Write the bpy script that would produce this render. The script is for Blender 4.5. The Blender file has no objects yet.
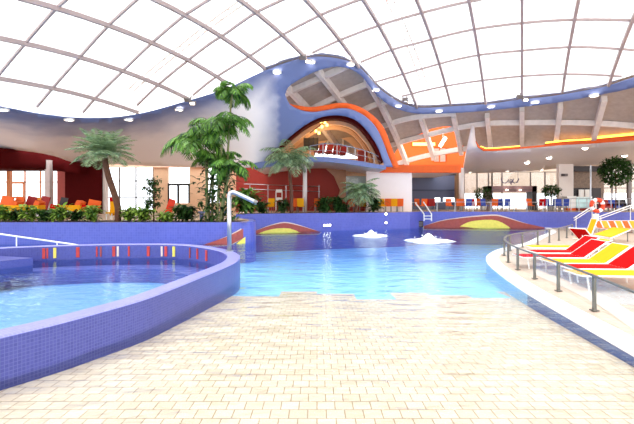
import bpy, bmesh, math, random
from mathutils import Vector, Matrix
from mathutils.geometry import delaunay_2d_cdt
random.seed(11)
col = bpy.context.scene.collection
CZ, F, HX, HY = 2.1, 420.0, 317.0, 201.0     # eye height (m), focal length, principal column, horizon row

def at(x, y, Y):
    return Vector(((x-HX)/F*Y, Y, CZ+(HY-y)/F*Y))
def onz(x, y, z):
    return at(x, y, (CZ-z)*F/(y-HY))
def lin(c):
    return tuple(((v/255)/12.92 if v/255 <= .04045 else ((v/255+.055)/1.055)**2.4) for v in c)
def lerp(a, b, t): return a+(b-a)*t
def sstep(a, b, x):
    t = max(0, min(1, (x-a)/(b-a))); return t*t*(3-2*t)
def interp(tab, x):
    if x <= tab[0][0]: return tab[0][1]
    for (a, b), (c, d) in zip(tab, tab[1:]):
        if x <= c: return b+(d-b)*(x-a)/(c-a)
    return tab[-1][1]
def smooth(P, n=4, closed=False):
    out = []; m = len(P); D = len(P[0])
    for i in range(m if closed else m-1):
        g = (lambda k: P[k % m]) if closed else (lambda k: P[max(0, min(m-1, k))])
        a, b, c, d = g(i-1), g(i), g(i+1), g(i+2)
        for j in range(n):
            t = j/n
            out.append(tuple(.5*(2*b[k]+(c[k]-a[k])*t+(2*a[k]-5*b[k]+4*c[k]-d[k])*t*t+(3*b[k]-a[k]-3*c[k]+d[k])*t**3) for k in range(D)))
    if not closed: out.append(tuple(P[-1]))
    return out
def inside(p, poly):
    x, y = p[0], p[1]; r = False; j = len(poly)-1
    for i in range(len(poly)):
        xi, yi = poly[i][0], poly[i][1]; xj, yj = poly[j][0], poly[j][1]
        if (yi > y) != (yj > y) and x < (xj-xi)*(y-yi)/(yj-yi)+xi: r = not r
        j = i
    return r
def triangulate(poly, holes=(), step=None):
    V = []; E = []
    for ring in [poly]+list(holes):
        R = []
        for a, b in zip(ring, list(ring[1:])+[ring[0]]):
            n = 1 if not step else max(1, int(math.dist(a[:2], b[:2])/step))
            R += [(a[0]+(b[0]-a[0])*k/n, a[1]+(b[1]-a[1])*k/n) for k in range(n)]
        s = len(V); V += R; E += [(s+k, s+(k+1) % len(R)) for k in range(len(R))]
    if step:
        nb = list(V); x0 = min(p[0] for p in poly); x1 = max(p[0] for p in poly); y0 = min(p[1] for p in poly); y1 = max(p[1] for p in poly)
        cell = {}
        for p in nb: cell.setdefault((int(p[0]//step), int(p[1]//step)), []).append(p)
        y = y0+step/2; r = 0
        while y < y1:
            x = x0+step*(.5 if r % 2 else 1)
            while x < x1:
                if inside((x, y), poly) and not any(inside((x, y), h) for h in holes):
                    cx, cy = int(x//step), int(y//step)
                    if all(math.dist((x, y), q) > step*.45 for i in (-1, 0, 1) for j in (-1, 0, 1) for q in cell.get((cx+i, cy+j), ())):
                        V.append((x, y))
                x += step
            y += step; r += 1
    res = delaunay_2d_cdt([Vector(p) for p in V], E, [], 0, 1e-5)
    v, f = res[0], res[2]; out = []
    for q in f:
        c = (sum(v[i].x for i in q)/len(q), sum(v[i].y for i in q)/len(q))
        if inside(c, poly) and not any(inside(c, h) for h in holes): out.append(tuple(q))
    return [(p.x, p.y) for p in v], out

# ------------------------------------------------------------------ objects
def tag(o, label=None, cat=None, group=None, kind=None):
    if label: o['label'] = label
    if cat: o['category'] = cat
    if group: o['group'] = group
    if kind: o['kind'] = kind
    return o
def empty(name, loc=(0, 0, 0), rz=0):
    o = bpy.data.objects.new(name, None); col.objects.link(o); o.location = loc; o.rotation_euler = (0, 0, rz)
    o.empty_display_size = .2
    return o
def thing(name, label, cat, loc=(0, 0, 0), rz=0, group=None):
    return tag(empty(name, loc, rz), label, cat, group)
def copy_tree(o, parent=None):
    c = o.copy(); col.objects.link(c); c.parent = parent
    for ch in list(o.children): copy_tree(ch, c)
    return c

class MB:
    def __init__(s): s.v = []; s.f = []; s.uv = {}; s.attr = None
    def add(s, V, Fs):
        k = len(s.v); s.v += [Vector(p) for p in V]; s.f += [tuple(i+k for i in q) for q in Fs]; return k
    def box(s, c, d, R=None):
        c = Vector(c); P = []
        for i in range(8):
            q = Vector(((i & 1)-.5, (i >> 1 & 1)-.5, (i >> 2 & 1)-.5)); q = Vector((q.x*d[0], q.y*d[1], q.z*d[2]))
            P.append(c+(R @ q if R else q))
        s.add(P, [(0, 2, 3, 1), (4, 5, 7, 6), (0, 1, 5, 4), (2, 6, 7, 3), (0, 4, 6, 2), (1, 3, 7, 5)]); return s
    def tube(s, pts, r, n=8, cap=True):
        pts = [Vector(p) for p in pts]; k0 = len(s.v); up = None
        for i, p in enumerate(pts):
            t = (pts[min(i+1, len(pts)-1)]-pts[max(i-1, 0)]).normalized()
            if up is None: up = Vector((0, 0, 1)) if abs(t.z) < .9 else Vector((1, 0, 0))
            a = t.cross(up).normalized(); b = a.cross(t).normalized(); up = b
            rr = r[i] if isinstance(r, (list, tuple)) else r
            s.v += [p+(a*math.cos(2*math.pi*j/n)+b*math.sin(2*math.pi*j/n))*rr for j in range(n)]
        for i in range(len(pts)-1):
            for j in range(n):
                a = k0+i*n+j; b = k0+i*n+(j+1) % n
                s.f.append((a, b, b+n, a+n))
        if cap:
            s.f.append(tuple(k0+j for j in reversed(range(n)))); e = k0+(len(pts)-1)*n; s.f.append(tuple(e+j for j in range(n)))
        return s
    def bar(s, pts, w, h, up=Vector((0, 0, 1))):            # rectangular section swept along pts
        pts = [Vector(p) for p in pts]; k0 = len(s.v)
        for i, p in enumerate(pts):
            t = (pts[min(i+1, len(pts)-1)]-pts[max(i-1, 0)]).normalized()
            a = t.cross(up).normalized(); b = a.cross(t).normalized()
            s.v += [p+a*x*w/2+b*y*h/2 for x, y in ((-1, -1), (1, -1), (1, 1), (-1, 1))]
        for i in range(len(pts)-1):
            for j in range(4):
                a = k0+i*4+j; b = k0+i*4+(j+1) % 4; s.f.append((a, b, b+4, a+4))
        s.f.append((k0+3, k0+2, k0+1, k0)); e = k0+(len(pts)-1)*4; s.f.append((e, e+1, e+2, e+3))
        return s
    def lathe(s, prof, c=(0, 0, 0), n=20):
        c = Vector(c); k0 = len(s.v)
        for r, z in prof:
            s.v += [c+Vector((r*math.cos(2*math.pi*j/n), r*math.sin(2*math.pi*j/n), z)) for j in range(n)]
        for i in range(len(prof)-1):
            for j in range(n):
                a = k0+i*n+j; b = k0+i*n+(j+1) % n; s.f.append((a, b, b+n, a+n))
        return s
    def prism(s, poly, lift, back, holes=(), step=None):    # px polygon lifted by lift(x, y), then extruded by the vector back
        P, T = triangulate(poly, holes, step); n = len(P); back = Vector(back)
        A = [lift(x, y) for x, y in P]
        cnt = {}
        for q in T:
            for a, b in zip(q, q[1:]+q[:1]): cnt[(a, b)] = 1
        Fs = list(T)+[tuple(i+n for i in reversed(q)) for q in T]
        for a, b in cnt:
            if (b, a) not in cnt: Fs.append((b, a, a+n, b+n))
        s.add(A+[p+back for p in A], Fs); return s
    def build(s, name, mat, parent=None, smooth=False):
        me = bpy.data.meshes.new(name)
        o0 = parent.location.copy() if parent else Vector((0, 0, 0))
        if parent and parent.parent: o0 = o0+parent.parent.location
        me.from_pydata([tuple(p-o0) for p in s.v] if not getattr(s, 'local', False) else [tuple(p) for p in s.v], [], s.f)
        if s.attr:
            at_ = me.attributes.new('paint', 'FLOAT', 'POINT')
            for i, a in enumerate(s.attr): at_.data[i].value = a
        bm = bmesh.new(); bm.from_mesh(me); bmesh.ops.recalc_face_normals(bm, faces=bm.faces); bm.to_mesh(me); bm.free()
        if smooth:
            for p in me.polygons: p.use_smooth = True
        me.materials.append(mat)
        o = bpy.data.objects.new(name, me); col.objects.link(o)
        if parent: o.parent = parent
        return o
def L(): m = MB(); m.local = True; return m
def const(Y): return lambda x, y: at(x, y, Y)
def panel(name, poly, Y, thick, mat, parent=None, holes=()):
    return MB().prism(poly, const(Y), (0, thick, 0), holes).build(name, mat, parent)
def rect(x0, y0, x1, y1): return [(x0, y0), (x1, y0), (x1, y1), (x0, y1)]
def struct(o): o['kind'] = 'structure'; return o

# ------------------------------------------------------------------ materials
class NT:
    def __init__(s, name):
        s.m = bpy.data.materials.new(name); s.m.use_nodes = True; s.t = s.m.node_tree; s.t.nodes.clear(); s.out = s.n('ShaderNodeOutputMaterial')
    def n(s, k, **kw):
        q = s.t.nodes.new(k)
        for a, b in kw.items():
            if a[0] == '_': q.inputs[int(a[1:])].default_value = b
            else: setattr(q, a, b)
        return q
    def l(s, a, b): s.t.links.new(a, b)
    def math(s, op, a, b=None, c=None):
        q = s.n('ShaderNodeMath', operation=op)
        for i, v in enumerate((a, b, c)):
            if v is None: continue
            if isinstance(v, (int, float)): q.inputs[i].default_value = v
            else: s.l(v, q.inputs[i])
        return q.outputs[0]
    def mix(s, f, a, b, blend='MIX'):
        q = s.n('ShaderNodeMix', data_type='RGBA', blend_type=blend)
        for i, v in ((0, f), (6, a), (7, b)):
            if isinstance(v, (int, float)): q.inputs[i].default_value = v
            elif isinstance(v, tuple): q.inputs[i].default_value = (*v[:3], 1)
            else: s.l(v, q.inputs[i])
        return q.outputs[2]
    def bsdf(s, color, rough=.5, metal=0, spec=.5, **kw):
        b = s.n('ShaderNodeBsdfPrincipled')
        if isinstance(color, tuple): b.inputs['Base Color'].default_value = (*color[:3], 1)
        else: s.l(color, b.inputs['Base Color'])
        b.inputs['Roughness'].default_value = rough; b.inputs['Metallic'].default_value = metal; b.inputs['Specular IOR Level'].default_value = spec
        for k, v in kw.items(): b.inputs[k.replace('_', ' ')].default_value = v
        s.l(b.outputs[0], s.out.inputs[0]); return b
    def noise(s, scale, detail=3, vec=None):
        q = s.n('ShaderNodeTexNoise'); q.inputs['Scale'].default_value = scale; q.inputs['Detail'].default_value = detail
        if vec: s.l(vec, q.inputs['Vector'])
        return q.outputs[0]
def plain(name, c, rough=.6, metal=0, var=.12, scale=3, spec=.4, **kw):
    t = NT(name); c = lin(c); d = tuple(v*(1-var*2) for v in c); e = tuple(min(1, v*(1+var)) for v in c)
    tc = t.n('ShaderNodeTexCoord')
    t.bsdf(t.mix(t.noise(scale, 3, tc.outputs['Object']), d, e), rough, metal, spec, **kw); return t.m
def emis(name, c, st):
    t = NT(name); e = t.n('ShaderNodeEmission'); e.inputs[0].default_value = (*lin(c), 1); e.inputs[1].default_value = st; t.l(e.outputs[0], t.out.inputs[0]); return t.m
def mosaic(name, c1, c2, grout, size=.045, mort=.004):
    t = NT(name); uv = t.n('ShaderNodeUVMap'); uv.uv_map = 'wall'
    b = t.n('ShaderNodeTexBrick', offset=0.0); b.inputs['Scale'].default_value = 1
    for k, v in (('Color1', lin(c1)), ('Color2', lin(c2)), ('Mortar', lin(grout))): b.inputs[k].default_value = (*v, 1)
    b.inputs['Mortar Size'].default_value = mort; b.inputs['Brick Width'].default_value = size; b.inputs['Row Height'].default_value = size
    t.l(uv.outputs[0], b.inputs['Vector'])
    g = t.n('ShaderNodeNewGeometry')
    c = t.mix(t.noise(.6, 3, g.outputs['Position']), (.82, .82, .86), (1.1, 1.1, 1.1))
    t.bsdf(t.mix(1.0, b.outputs[0], c, 'MULTIPLY'), .35, 0, .4); return t.m
def leafmat(name, dark, light, trans=.25):
    t = NT(name); g = t.n('ShaderNodeNewGeometry')
    c = t.mix(g.outputs['Random Per Island'], lin(dark), lin(light))
    b = t.bsdf(c, .45, 0, .35)
    tr = t.n('ShaderNodeBsdfTranslucent'); t.l(c, tr.inputs[0]); m = t.n('ShaderNodeMixShader', _0=trans)
    t.l(b.outputs[0], m.inputs[1]); t.l(tr.outputs[0], m.inputs[2]); t.l(m.outputs[0], t.out.inputs[0]); return t.m
def glass(name, tint, refl=.08, rough=.02):
    t = NT(name); a = t.n('ShaderNodeBsdfTransparent'); a.inputs[0].default_value = (*tint, 1); g = t.n('ShaderNodeBsdfGlossy'); g.inputs['Roughness'].default_value = rough
    lw = t.n('ShaderNodeFresnel'); lw.inputs[0].default_value = 1.45
    m = t.n('ShaderNodeMixShader'); t.l(t.math('MULTIPLY', lw.outputs[0], refl/.04), m.inputs[0]) ; t.l(a.outputs[0], m.inputs[1]); t.l(g.outputs[0], m.inputs[2]); t.l(m.outputs[0], t.out.inputs[0]); return t.m
M = {}
M['rib'] = plain('painted_steel', (172, 152, 148), .5)
M['beam'] = plain('painted_beam', (222, 210, 202), .6)
M['boards'] = plain('acoustic_boards', (178, 162, 150), .8)
M['roofglass'] = glass('roof_glass', (.97, .985, 1), .02)
M['pane'] = glass('window_glass', (.96, .98, 1), .03)
M['fenceglass'] = glass('fence_glass', (.90, .94, .94), .012)
M['steel'] = plain('brushed_steel', (168, 168, 172), .28, .9, .05)
M['post'] = plain('post_steel', (120, 118, 112), .35, .7, .05)
M['white'] = plain('white_paint', (238, 235, 230), .5, 0, .03)
M['soffit'] = plain('soffit_plaster', (226, 216, 214), .7, 0, .03)
M['stone'] = plain('white_coping', (245, 243, 240), .5, 0, .04)
M['maroon'] = plain('maroon_panel', (74, 13, 14), .9, 0, .1, 3, .05)
M['redwall'] = plain('red_wall', (150, 36, 18), .6, 0, .12, .6)
M['orange'] = plain('orange_paint', (222, 88, 10), .6, 0, .08)
M['tan'] = plain('tan_plaster', (222, 180, 144), .7, 0, .06)
M['wood'] = plain('warm_wood', (120, 66, 34), .6, 0, .15, 2)
M['slate'] = plain('slate_blue_wall', (96, 104, 132), .6, 0, .1, .5)
M['dark'] = plain('dark_panel', (44, 34, 38), .5)
M['frame'] = plain('grey_frame', (120, 108, 104), .5)
M['darkframe'] = plain('black_frame', (40, 36, 36), .5)
M['column'] = plain('pale_column', (226, 214, 206), .6, 0, .03)
M['blue'] = plain('blue_paint', (104, 114, 156), .6, 0, .06)
M['redfab'] = plain('red_fabric', (176, 6, 6), .9, 0, .06, 3, .08)
M['yelfab'] = plain('yellow_fabric', (232, 162, 26), .9, 0, .06, 3, .08)
M['orafab'] = plain('orange_fabric', (224, 92, 16), .7, 0, .08)
M['bluefab'] = plain('blue_fabric', (44, 66, 150), .7, 0, .1)
M['darkred'] = plain('dark_red_fabric', (150, 22, 20), .7, 0, .1)
M['brownmos'] = plain('brick_red_mosaic', (160, 70, 60), .5, 0, .2, 6)
M['creammos'] = plain('cream_mosaic', (216, 196, 182), .5, 0, .1, 6)
M['yelmos'] = plain('yellow_mosaic', (232, 214, 92), .5, 0, .12, 6)
M['redmos'] = plain('red_mosaic', (190, 60, 56), .5, 0, .15, 8)
M['trunk'] = plain('palm_trunk', (104, 66, 46), .9, 0, .3, 9)
M['stem'] = plain('green_stem', (128, 130, 82), .8, 0, .2, 6)
M['leaf1'] = leafmat('feather_leaf', (84, 112, 74), (166, 188, 140))
M['leaf2'] = leafmat('tropical_leaf', (18, 58, 18), (120, 168, 64))
M['leaf3'] = leafmat('dark_leaf', (14, 42, 18), (70, 108, 46))
M['leaf4'] = leafmat('lush_leaf', (22, 74, 22), (170, 200, 80))
M['soil'] = plain('planting_soil', (62, 46, 36), .95, 0, .25, 4)
M['foam'] = plain('white_foam', (250, 252, 255), .4, 0, .02)
M['deck'] = plain('sand_deck', (176, 146, 116), .6, 0, .06, 1)
M['lampglow'] = emis('lamp_glow', (255, 244, 225), 9)
M['warmglow'] = emis('warm_glow', (255, 196, 92), 4)
M['signblue'] = plain('sign_tube', (120, 112, 130), .4)
M['cyan'] = plain('counter_panel', (206, 240, 240), .4, 0, .03)
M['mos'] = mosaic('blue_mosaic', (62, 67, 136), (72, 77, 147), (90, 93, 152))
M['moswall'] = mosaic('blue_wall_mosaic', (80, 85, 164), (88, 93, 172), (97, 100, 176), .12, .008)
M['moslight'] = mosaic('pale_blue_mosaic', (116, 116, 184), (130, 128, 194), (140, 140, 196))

def pooltile():
    t = NT('pool_floor_tiles'); g = t.n('ShaderNodeNewGeometry'); sp = t.n('ShaderNodeSeparateXYZ'); t.l(g.outputs['Position'], sp.inputs[0])
    b = t.n('ShaderNodeTexBrick', offset=.5); b.inputs['Scale'].default_value = 1
    for k, v in (('Color1', lin((218, 198, 172))), ('Color2', lin((230, 213, 190))), ('Mortar', lin((172, 142, 108)))): b.inputs[k].default_value = (*v, 1)
    b.inputs['Mortar Size'].default_value = .007; b.inputs['Mortar Smooth'].default_value = .2; b.inputs['Brick Width'].default_value = .192; b.inputs['Row Height'].default_value = .192
    t.l(g.outputs['Position'], b.inputs['Vector'])
    warm = t.mix(t.noise(.45, 4, g.outputs['Position']), (.98, .89, .80), (1.12, 1.11, 1.1))
    sand = t.mix(1.0, b.outputs[0], warm, 'MULTIPLY')
    bl = t.n('ShaderNodeTexBrick', offset=.5); bl.inputs['Scale'].default_value = 1
    for k, v in (('Color1', lin((146, 212, 248))), ('Color2', lin((158, 222, 252))), ('Mortar', lin((150, 206, 240)))): bl.inputs[k].default_value = (*v, 1)
    bl.inputs['Mortar Size'].default_value = .006; bl.inputs['Brick Width'].default_value = .192; bl.inputs['Row Height'].default_value = .192
    t.l(g.outputs['Position'], bl.inputs['Vector'])
    deep = t.n('ShaderNodeMapRange'); t.l(sp.outputs['Y'], deep.inputs[0]); deep.inputs[1].default_value = 13; deep.inputs[2].default_value = 24
    blue = t.mix(deep.outputs[0], bl.outputs[0], lin((120, 180, 246)))
    # stepped border between the sand tiles and the blue tiles
    sx = t.math('SNAP', sp.outputs['X'], .96); cb = t.n('ShaderNodeCombineXYZ'); t.l(sx, cb.inputs[0])
    wn = t.n('ShaderNodeTexWhiteNoise', noise_dimensions='3D'); t.l(cb.outputs[0], wn.inputs[0]); nz = wn.outputs[0]; lim = t.math('MULTIPLY_ADD', nz, 1.3, 10.1)
    sy = t.math('SNAP', sp.outputs['Y'], .192)
    t.bsdf(t.mix(t.math('GREATER_THAN', sy, lim), sand, blue), .4, 0, .3); return t.m
M['pooltile'] = pooltile()
def water(name, tint, bump=.7, scale=1.9):
    t = NT(name); g = t.n('ShaderNodeNewGeometry')
    mp = t.n('ShaderNodeMapping'); mp.inputs['Scale'].default_value = (.6, 1.3, 1); t.l(g.outputs['Position'], mp.inputs[0])
    h = t.noise(scale, 3, mp.outputs[0]); bp = t.n('ShaderNodeBump'); bp.inputs['Strength'].default_value = bump; bp.inputs['Distance'].default_value = .15; t.l(h, bp.inputs['Height'])
    a = t.n('ShaderNodeBsdfTransparent'); a.inputs[0].default_value = (*tint, 1); q = t.n('ShaderNodeBsdfGlossy'); q.inputs['Roughness'].default_value = .06; q.inputs[0].default_value = (.78, .91, 1, 1)
    fr = t.n('ShaderNodeFresnel'); fr.inputs[0].default_value = 1.33; t.l(bp.outputs[0], fr.inputs['Normal']); t.l(bp.outputs[0], q.inputs['Normal'])
    m = t.n('ShaderNodeMixShader'); t.l(t.math('MULTIPLY', fr.outputs[0], .72), m.inputs[0]); t.l(a.outputs[0], m.inputs[1]); t.l(q.outputs[0], m.inputs[2]); t.l(m.outputs[0], t.out.inputs[0]); return t.m
M['water'] = water('pool_water_surface', (.94, .98, 1.0))
M['spawater'] = water('spa_water_surface', (.80, .90, 1.0), .2, 2.2)
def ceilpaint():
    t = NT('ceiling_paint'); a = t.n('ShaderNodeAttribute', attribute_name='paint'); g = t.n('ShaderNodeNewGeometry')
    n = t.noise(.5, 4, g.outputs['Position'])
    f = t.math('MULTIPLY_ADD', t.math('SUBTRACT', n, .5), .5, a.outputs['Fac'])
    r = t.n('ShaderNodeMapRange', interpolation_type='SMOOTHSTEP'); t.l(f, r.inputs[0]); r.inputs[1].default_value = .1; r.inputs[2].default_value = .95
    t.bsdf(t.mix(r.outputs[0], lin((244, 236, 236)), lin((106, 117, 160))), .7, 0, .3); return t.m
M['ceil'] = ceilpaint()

# ------------------------------------------------------------------ roof shell
aa = math.atan2(205, F); DV = Vector((math.sin(aa), math.cos(aa), 0)); EV = Vector((math.cos(aa), -math.sin(aa), 0))
RC = (12.6502, -2.0977, -5.8885, -1.451, 1.0257, -2.7753)
def zr(u, w):
    U, W = u/20, (w-22)/15
    return RC[0]+RC[1]*U+RC[2]*U*U+RC[3]*W+RC[4]*U*W+RC[5]*W*W
def rp(u, w, dz=0): p = EV*u+DV*w; p.z = zr(u, w)+dz; return p
def px(p): return (HX+p.x/p.y*F, HY-(p.z-CZ)/p.y*F)
def hit(x, y):
    Y = 8.0
    while Y < 60:
        p = at(x, y, Y)
        if zr(p.dot(EV), p.dot(DV)) <= p.z: break
        Y += .1
    return Y
TOP = smooth([(-120, 92), (-60, 99), (0, 107), (33, 113), (70, 117.5), (110, 117.7), (143, 113), (173, 105), (212, 93.5), (232, 86), (255, 75), (279, 65), (302, 58.5), (322, 56.7), (345, 60), (359, 67), (369, 77), (379, 88), (392, 98), (406, 105), (423, 108), (455, 106.3), (489, 104), (522, 99.5), (555, 96), (589, 90), (609, 86), (634, 78), (690, 62), (760, 40)], 3)
TOPY = [(x, hit(x, y)) for x, y in TOP]
TOPY = [(TOPY[i][0], sum(TOPY[max(0, min(len(TOPY)-1, i+k))][1] for k in (-2, -1, 0, 1, 2))/5) for i in range(len(TOPY))]
def uw(p): return (p.dot(EV), p.dot(DV))
EDGE = [uw(at(x, y, hit(x, y))) for x, y in TOP]
roofpoly = [(-27.5, -6), (-27.5, 6)]+[q for q in EDGE if q[0] > -27.5]+[(15, EDGE[-1][1]-4), (15, -6)]
roof = empty('roof'); roof['kind'] = 'structure'
P, T = triangulate(roofpoly, (), 1.6)
m = MB(); m.add([rp(u, w, .12) for u, w in P], T); m.build('roof_glazing', M['roofglass'], roof, True)
def sp_runs(fn, lo, hi, st, keep):
    runs = []; cur = []
    n = int((hi-lo)/st)
    for i in range(n+1):
        q = fn(lo+i*st)
        if keep(q): cur.append(q)
        else:
            if len(cur) > 2: runs.append(cur)
            cur = []
    if len(cur) > 2: runs.append(cur)
    return runs
for i in range(-10, 6):
    for run in sp_runs(lambda w: (2.5*i, w), -6, 45, .5, lambda q: inside(q, roofpoly)):
        MB().bar([rp(u, w, -.05) for u, w in run], .15, .2).build('roof_rib', M['rib'], roof)
TR = [[(3, 70), (25, 43), (55, 10), (62, 2)], [(37, 107), (52, 88), (78, 58), (108, 25), (132, 4)], [(83, 112), (95, 98), (123, 70), (152, 43), (185, 15), (203, 3)],
      [(137, 105), (158, 85), (188, 60), (211, 43), (227, 32), (255, 13), (275, 3)], [(193, 95), (211, 80), (247, 57), (282, 35), (324, 13), (350, 3)], [(312, 53), (342, 39), (379, 25), (420, 13), (462, 3)],
      [(361, 62), (394, 49), (423, 41), (469, 30), (522, 23), (572, 20), (630, 20)], [(375, 82), (399, 75), (423, 68), (472, 56), (522, 50), (575, 47), (630, 49)], [(423, 91), (482, 80), (522, 76), (572, 74), (622, 76)],
      [(294, 90), (321, 78), (348, 66)], [(341, 95), (367, 85), (440, 110), (522, 101), (600, 97)], [(362, 111), (381, 103), (430, 114), (522, 108)], [(379, 128), (399, 121), (421, 116), (455, 108)], [(390, 145.5), (426, 135.4), (460, 127.6), (487, 124), (522, 123), (560, 123), (593, 123.5), (634, 126)], [(406, 161), (431, 154.5), (462, 149.5)]]
def trace(T, ext=9):
    q = [Vector(uw(at(x, y, hit(x, y)))) for x, y in T]
    q = [q[0]+(q[0]-q[1]).normalized()*ext]+q+[q[-1]+(q[-1]-q[-2]).normalized()*ext]
    return smooth([tuple(p) for p in q], 5)
def runs_of(pts, poly):
    out = []; cur = []
    for p in pts:
        if inside(p, poly): cur.append(p)
        else:
            if len(cur) > 1: out.append(cur)
            cur = []
    if len(cur) > 1: out.append(cur)
    return out
for k, T in enumerate(TR[:9]):
    for run in runs_of(trace(T), roofpoly): MB().bar([rp(u, w, .02) for u, w in run], .09, .12).build('roof_purlin', M['rib'], roof)
for w0 in (-4.5, -2, .5, 3, 5.5, 8):
    for run in sp_runs(lambda u: (u, w0), -27, 14, .5, lambda q: inside(q, roofpoly)): MB().bar([rp(u, w, .02) for u, w in run], .09, .12).build('roof_purlin', M['rib'], roof)
# thin outer tension trusses seen faintly above the glass
M['truss'] = plain('glare_pale_truss', (246, 226, 214), .6)  # overexposed look of the steel put into a pale colour
def truss(run, side):
    mm = MB(); mm.bar([rp(u, w, .9) for u, w in run], .05, .05); mm.bar([rp(u+side[0], w+side[1], .9) for u, w in run], .05, .05)
    for a, b in zip(run[::2], run[1::2]): mm.bar([rp(a[0], a[1], .9), rp(b[0]+side[0], b[1]+side[1], .9)], .035, .035)
    mm.build('roof_truss', M['truss'], roof)
for run in sp_runs(lambda w: (-6.9, w), 4, 40, .5, lambda q: inside(q, roofpoly)): truss(run, (.4, 0))
for run in runs_of(trace([(128, 103), (170, 68), (211, 37), (260, 5)]), roofpoly): truss(run, (0, .4))
# boarded continuation of the shell with its deep beams
shellpoly = [uw(at(x, y, hit(x, y))) for x, y in TOP if 258 < x < 725]+[uw(at(x, y, hit(x, y))) for x, y in [(720, 133), (634, 140.8), (593, 144), (565, 145.8), (541, 148), (517, 150), (494, 152), (478, 152.5), (464, 154), (430, 159), (405, 166), (392, 171), (360, 160), (330, 150), (290, 132), (262, 108)]]
hole_px = [(394, 164), (400, 148), (414, 139), (437, 130), (456, 131), (461, 146), (462, 150), (430, 155)]
P, T2 = triangulate(shellpoly, [[uw(at(x, y, hit(x, y))) for x, y in smooth(hole_px, 4, True)]], .7)
m = MB(); m.add([rp(u, w, .25) for u, w in P], T2); m.build('ceiling_boards', M['boards'], roof, True)
for i in range(-6, 6):
    for run in sp_runs(lambda w: (2.5*i, w), 20, 44, .5, lambda q: inside(q, shellpoly)):
        if len(run) < 5: continue
        MB().bar([rp(u, w, 0) for u, w in run[2:]], .34, .5).build('ceiling_beam', M['beam'], roof)
for T in (TR[9], [(313, 109), (341, 95), (365, 85)], [(358, 113), (370, 107.5), (381, 103), (390, 100.5)], [(374, 130), (399, 121), (421, 116.5), (440, 115)], TR[13], TR[14]):
    for run in runs_of(trace(T, 9 if T is TR[13] else 1.2), shellpoly): MB().bar([rp(u, w, .05) for u, w in run], .28, .4).build('ceiling_beam', M['beam'], roof)
# ------------------------------------------------------------------ free-form painted ceiling
RIB_LO = [(720, 62), (634, 87.5), (609, 93), (589, 97), (555, 103), (522, 107), (489, 110.5), (455, 113), (423, 114), (405, 111.5), (391, 106), (381, 99), (374, 92), (367, 83), (361, 75.5), (350, 69), (336, 66.5), (320, 70), (308, 75), (296, 81.5), (288, 87.5), (285, 95)]
HOLE_LO = [(285, 95), (290, 105), (301, 110.5), (312.6, 112.4), (324, 111), (338.6, 108.6), (350, 109.4), (362, 114.5), (372, 122.5), (379, 132.5), (384, 144), (388, 155), (393, 167)]
ARCH = [(383.5, 162.5), (378.5, 149), (373, 139), (365, 128.5), (357.6, 121.5), (348, 117), (337, 115.3), (325, 116.3), (314, 120), (303, 126.5), (291, 136), (280, 146), (270, 155), (262, 163)]
BOT = [(250, 167.5), (235, 168.5), (207, 167.5), (150, 166), (101, 163.6), (73, 162.4), (60.6, 158), (45, 154), (25, 151), (0, 149), (-40, 147), (-120, 144)]
ARCHS = smooth(ARCH, 3); HL = smooth(HOLE_LO, 3); RL = smooth(RIB_LO, 2)
ceilpoly = [p for p in TOP if p[0] < 725]+RL[:-1]+HL+[(384, 167)]+ARCHS+smooth(BOT, 2)
BOTT = sorted([(x, y) for x, y in BOT])+[(262, 164), (300, 166), (400, 166)]
def ytop(x): return interp(TOP, x)
def Yc(x, y):
    yt = ytop(x); Ye = interp(TOPY, x)
    if x < 290:
        yb = interp(BOTT, x); Yb = lerp(36.5, 30.6, sstep(190, 262, x)) if x > 110 else lerp(31, 36.5, sstep(30, 110, x))
    else: yb = 166; Yb = 30.6 if x < 396 else lerp(30.6, Ye, sstep(396, 420, x))
    t = max(0, min(1, (y-yt)/(yb-yt)))
    return lerp(Ye, Yb, t)
m = MB(); m.prism(ceilpoly, lambda x, y: at(x, y, Yc(x, y)), (0, .12, .06), (), 4.5)
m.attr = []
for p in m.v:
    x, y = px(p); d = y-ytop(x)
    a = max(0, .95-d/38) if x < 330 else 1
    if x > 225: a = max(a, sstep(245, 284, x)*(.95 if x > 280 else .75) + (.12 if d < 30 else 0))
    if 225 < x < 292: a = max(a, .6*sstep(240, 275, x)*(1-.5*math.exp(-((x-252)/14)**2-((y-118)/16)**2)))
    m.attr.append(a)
o = struct(m.build('ceiling', M['ceil'], None, True))
# orange upstand along the lower lip of the opening
lip_in = smooth([(281, 91), (284, 99.5), (291, 104), (301, 106), (312, 107), (324, 105.4), (338, 103), (351, 103.8), (364, 109), (376, 118), (384, 128), (389, 140), (393.5, 152), (399, 167)], 3)
lip = [(284, 88), (281, 97)]+[(x-.5, y+1.5) for x, y in HL][1:]+[(399, 169)]+lip_in[::-1]
struct(MB().prism(lip, lambda x, y: at(x, y, Yc(min(x, 396), y)+.45), (0, .15, 0), (), 5).build('trim_1', M['orange'], None, True))

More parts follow.
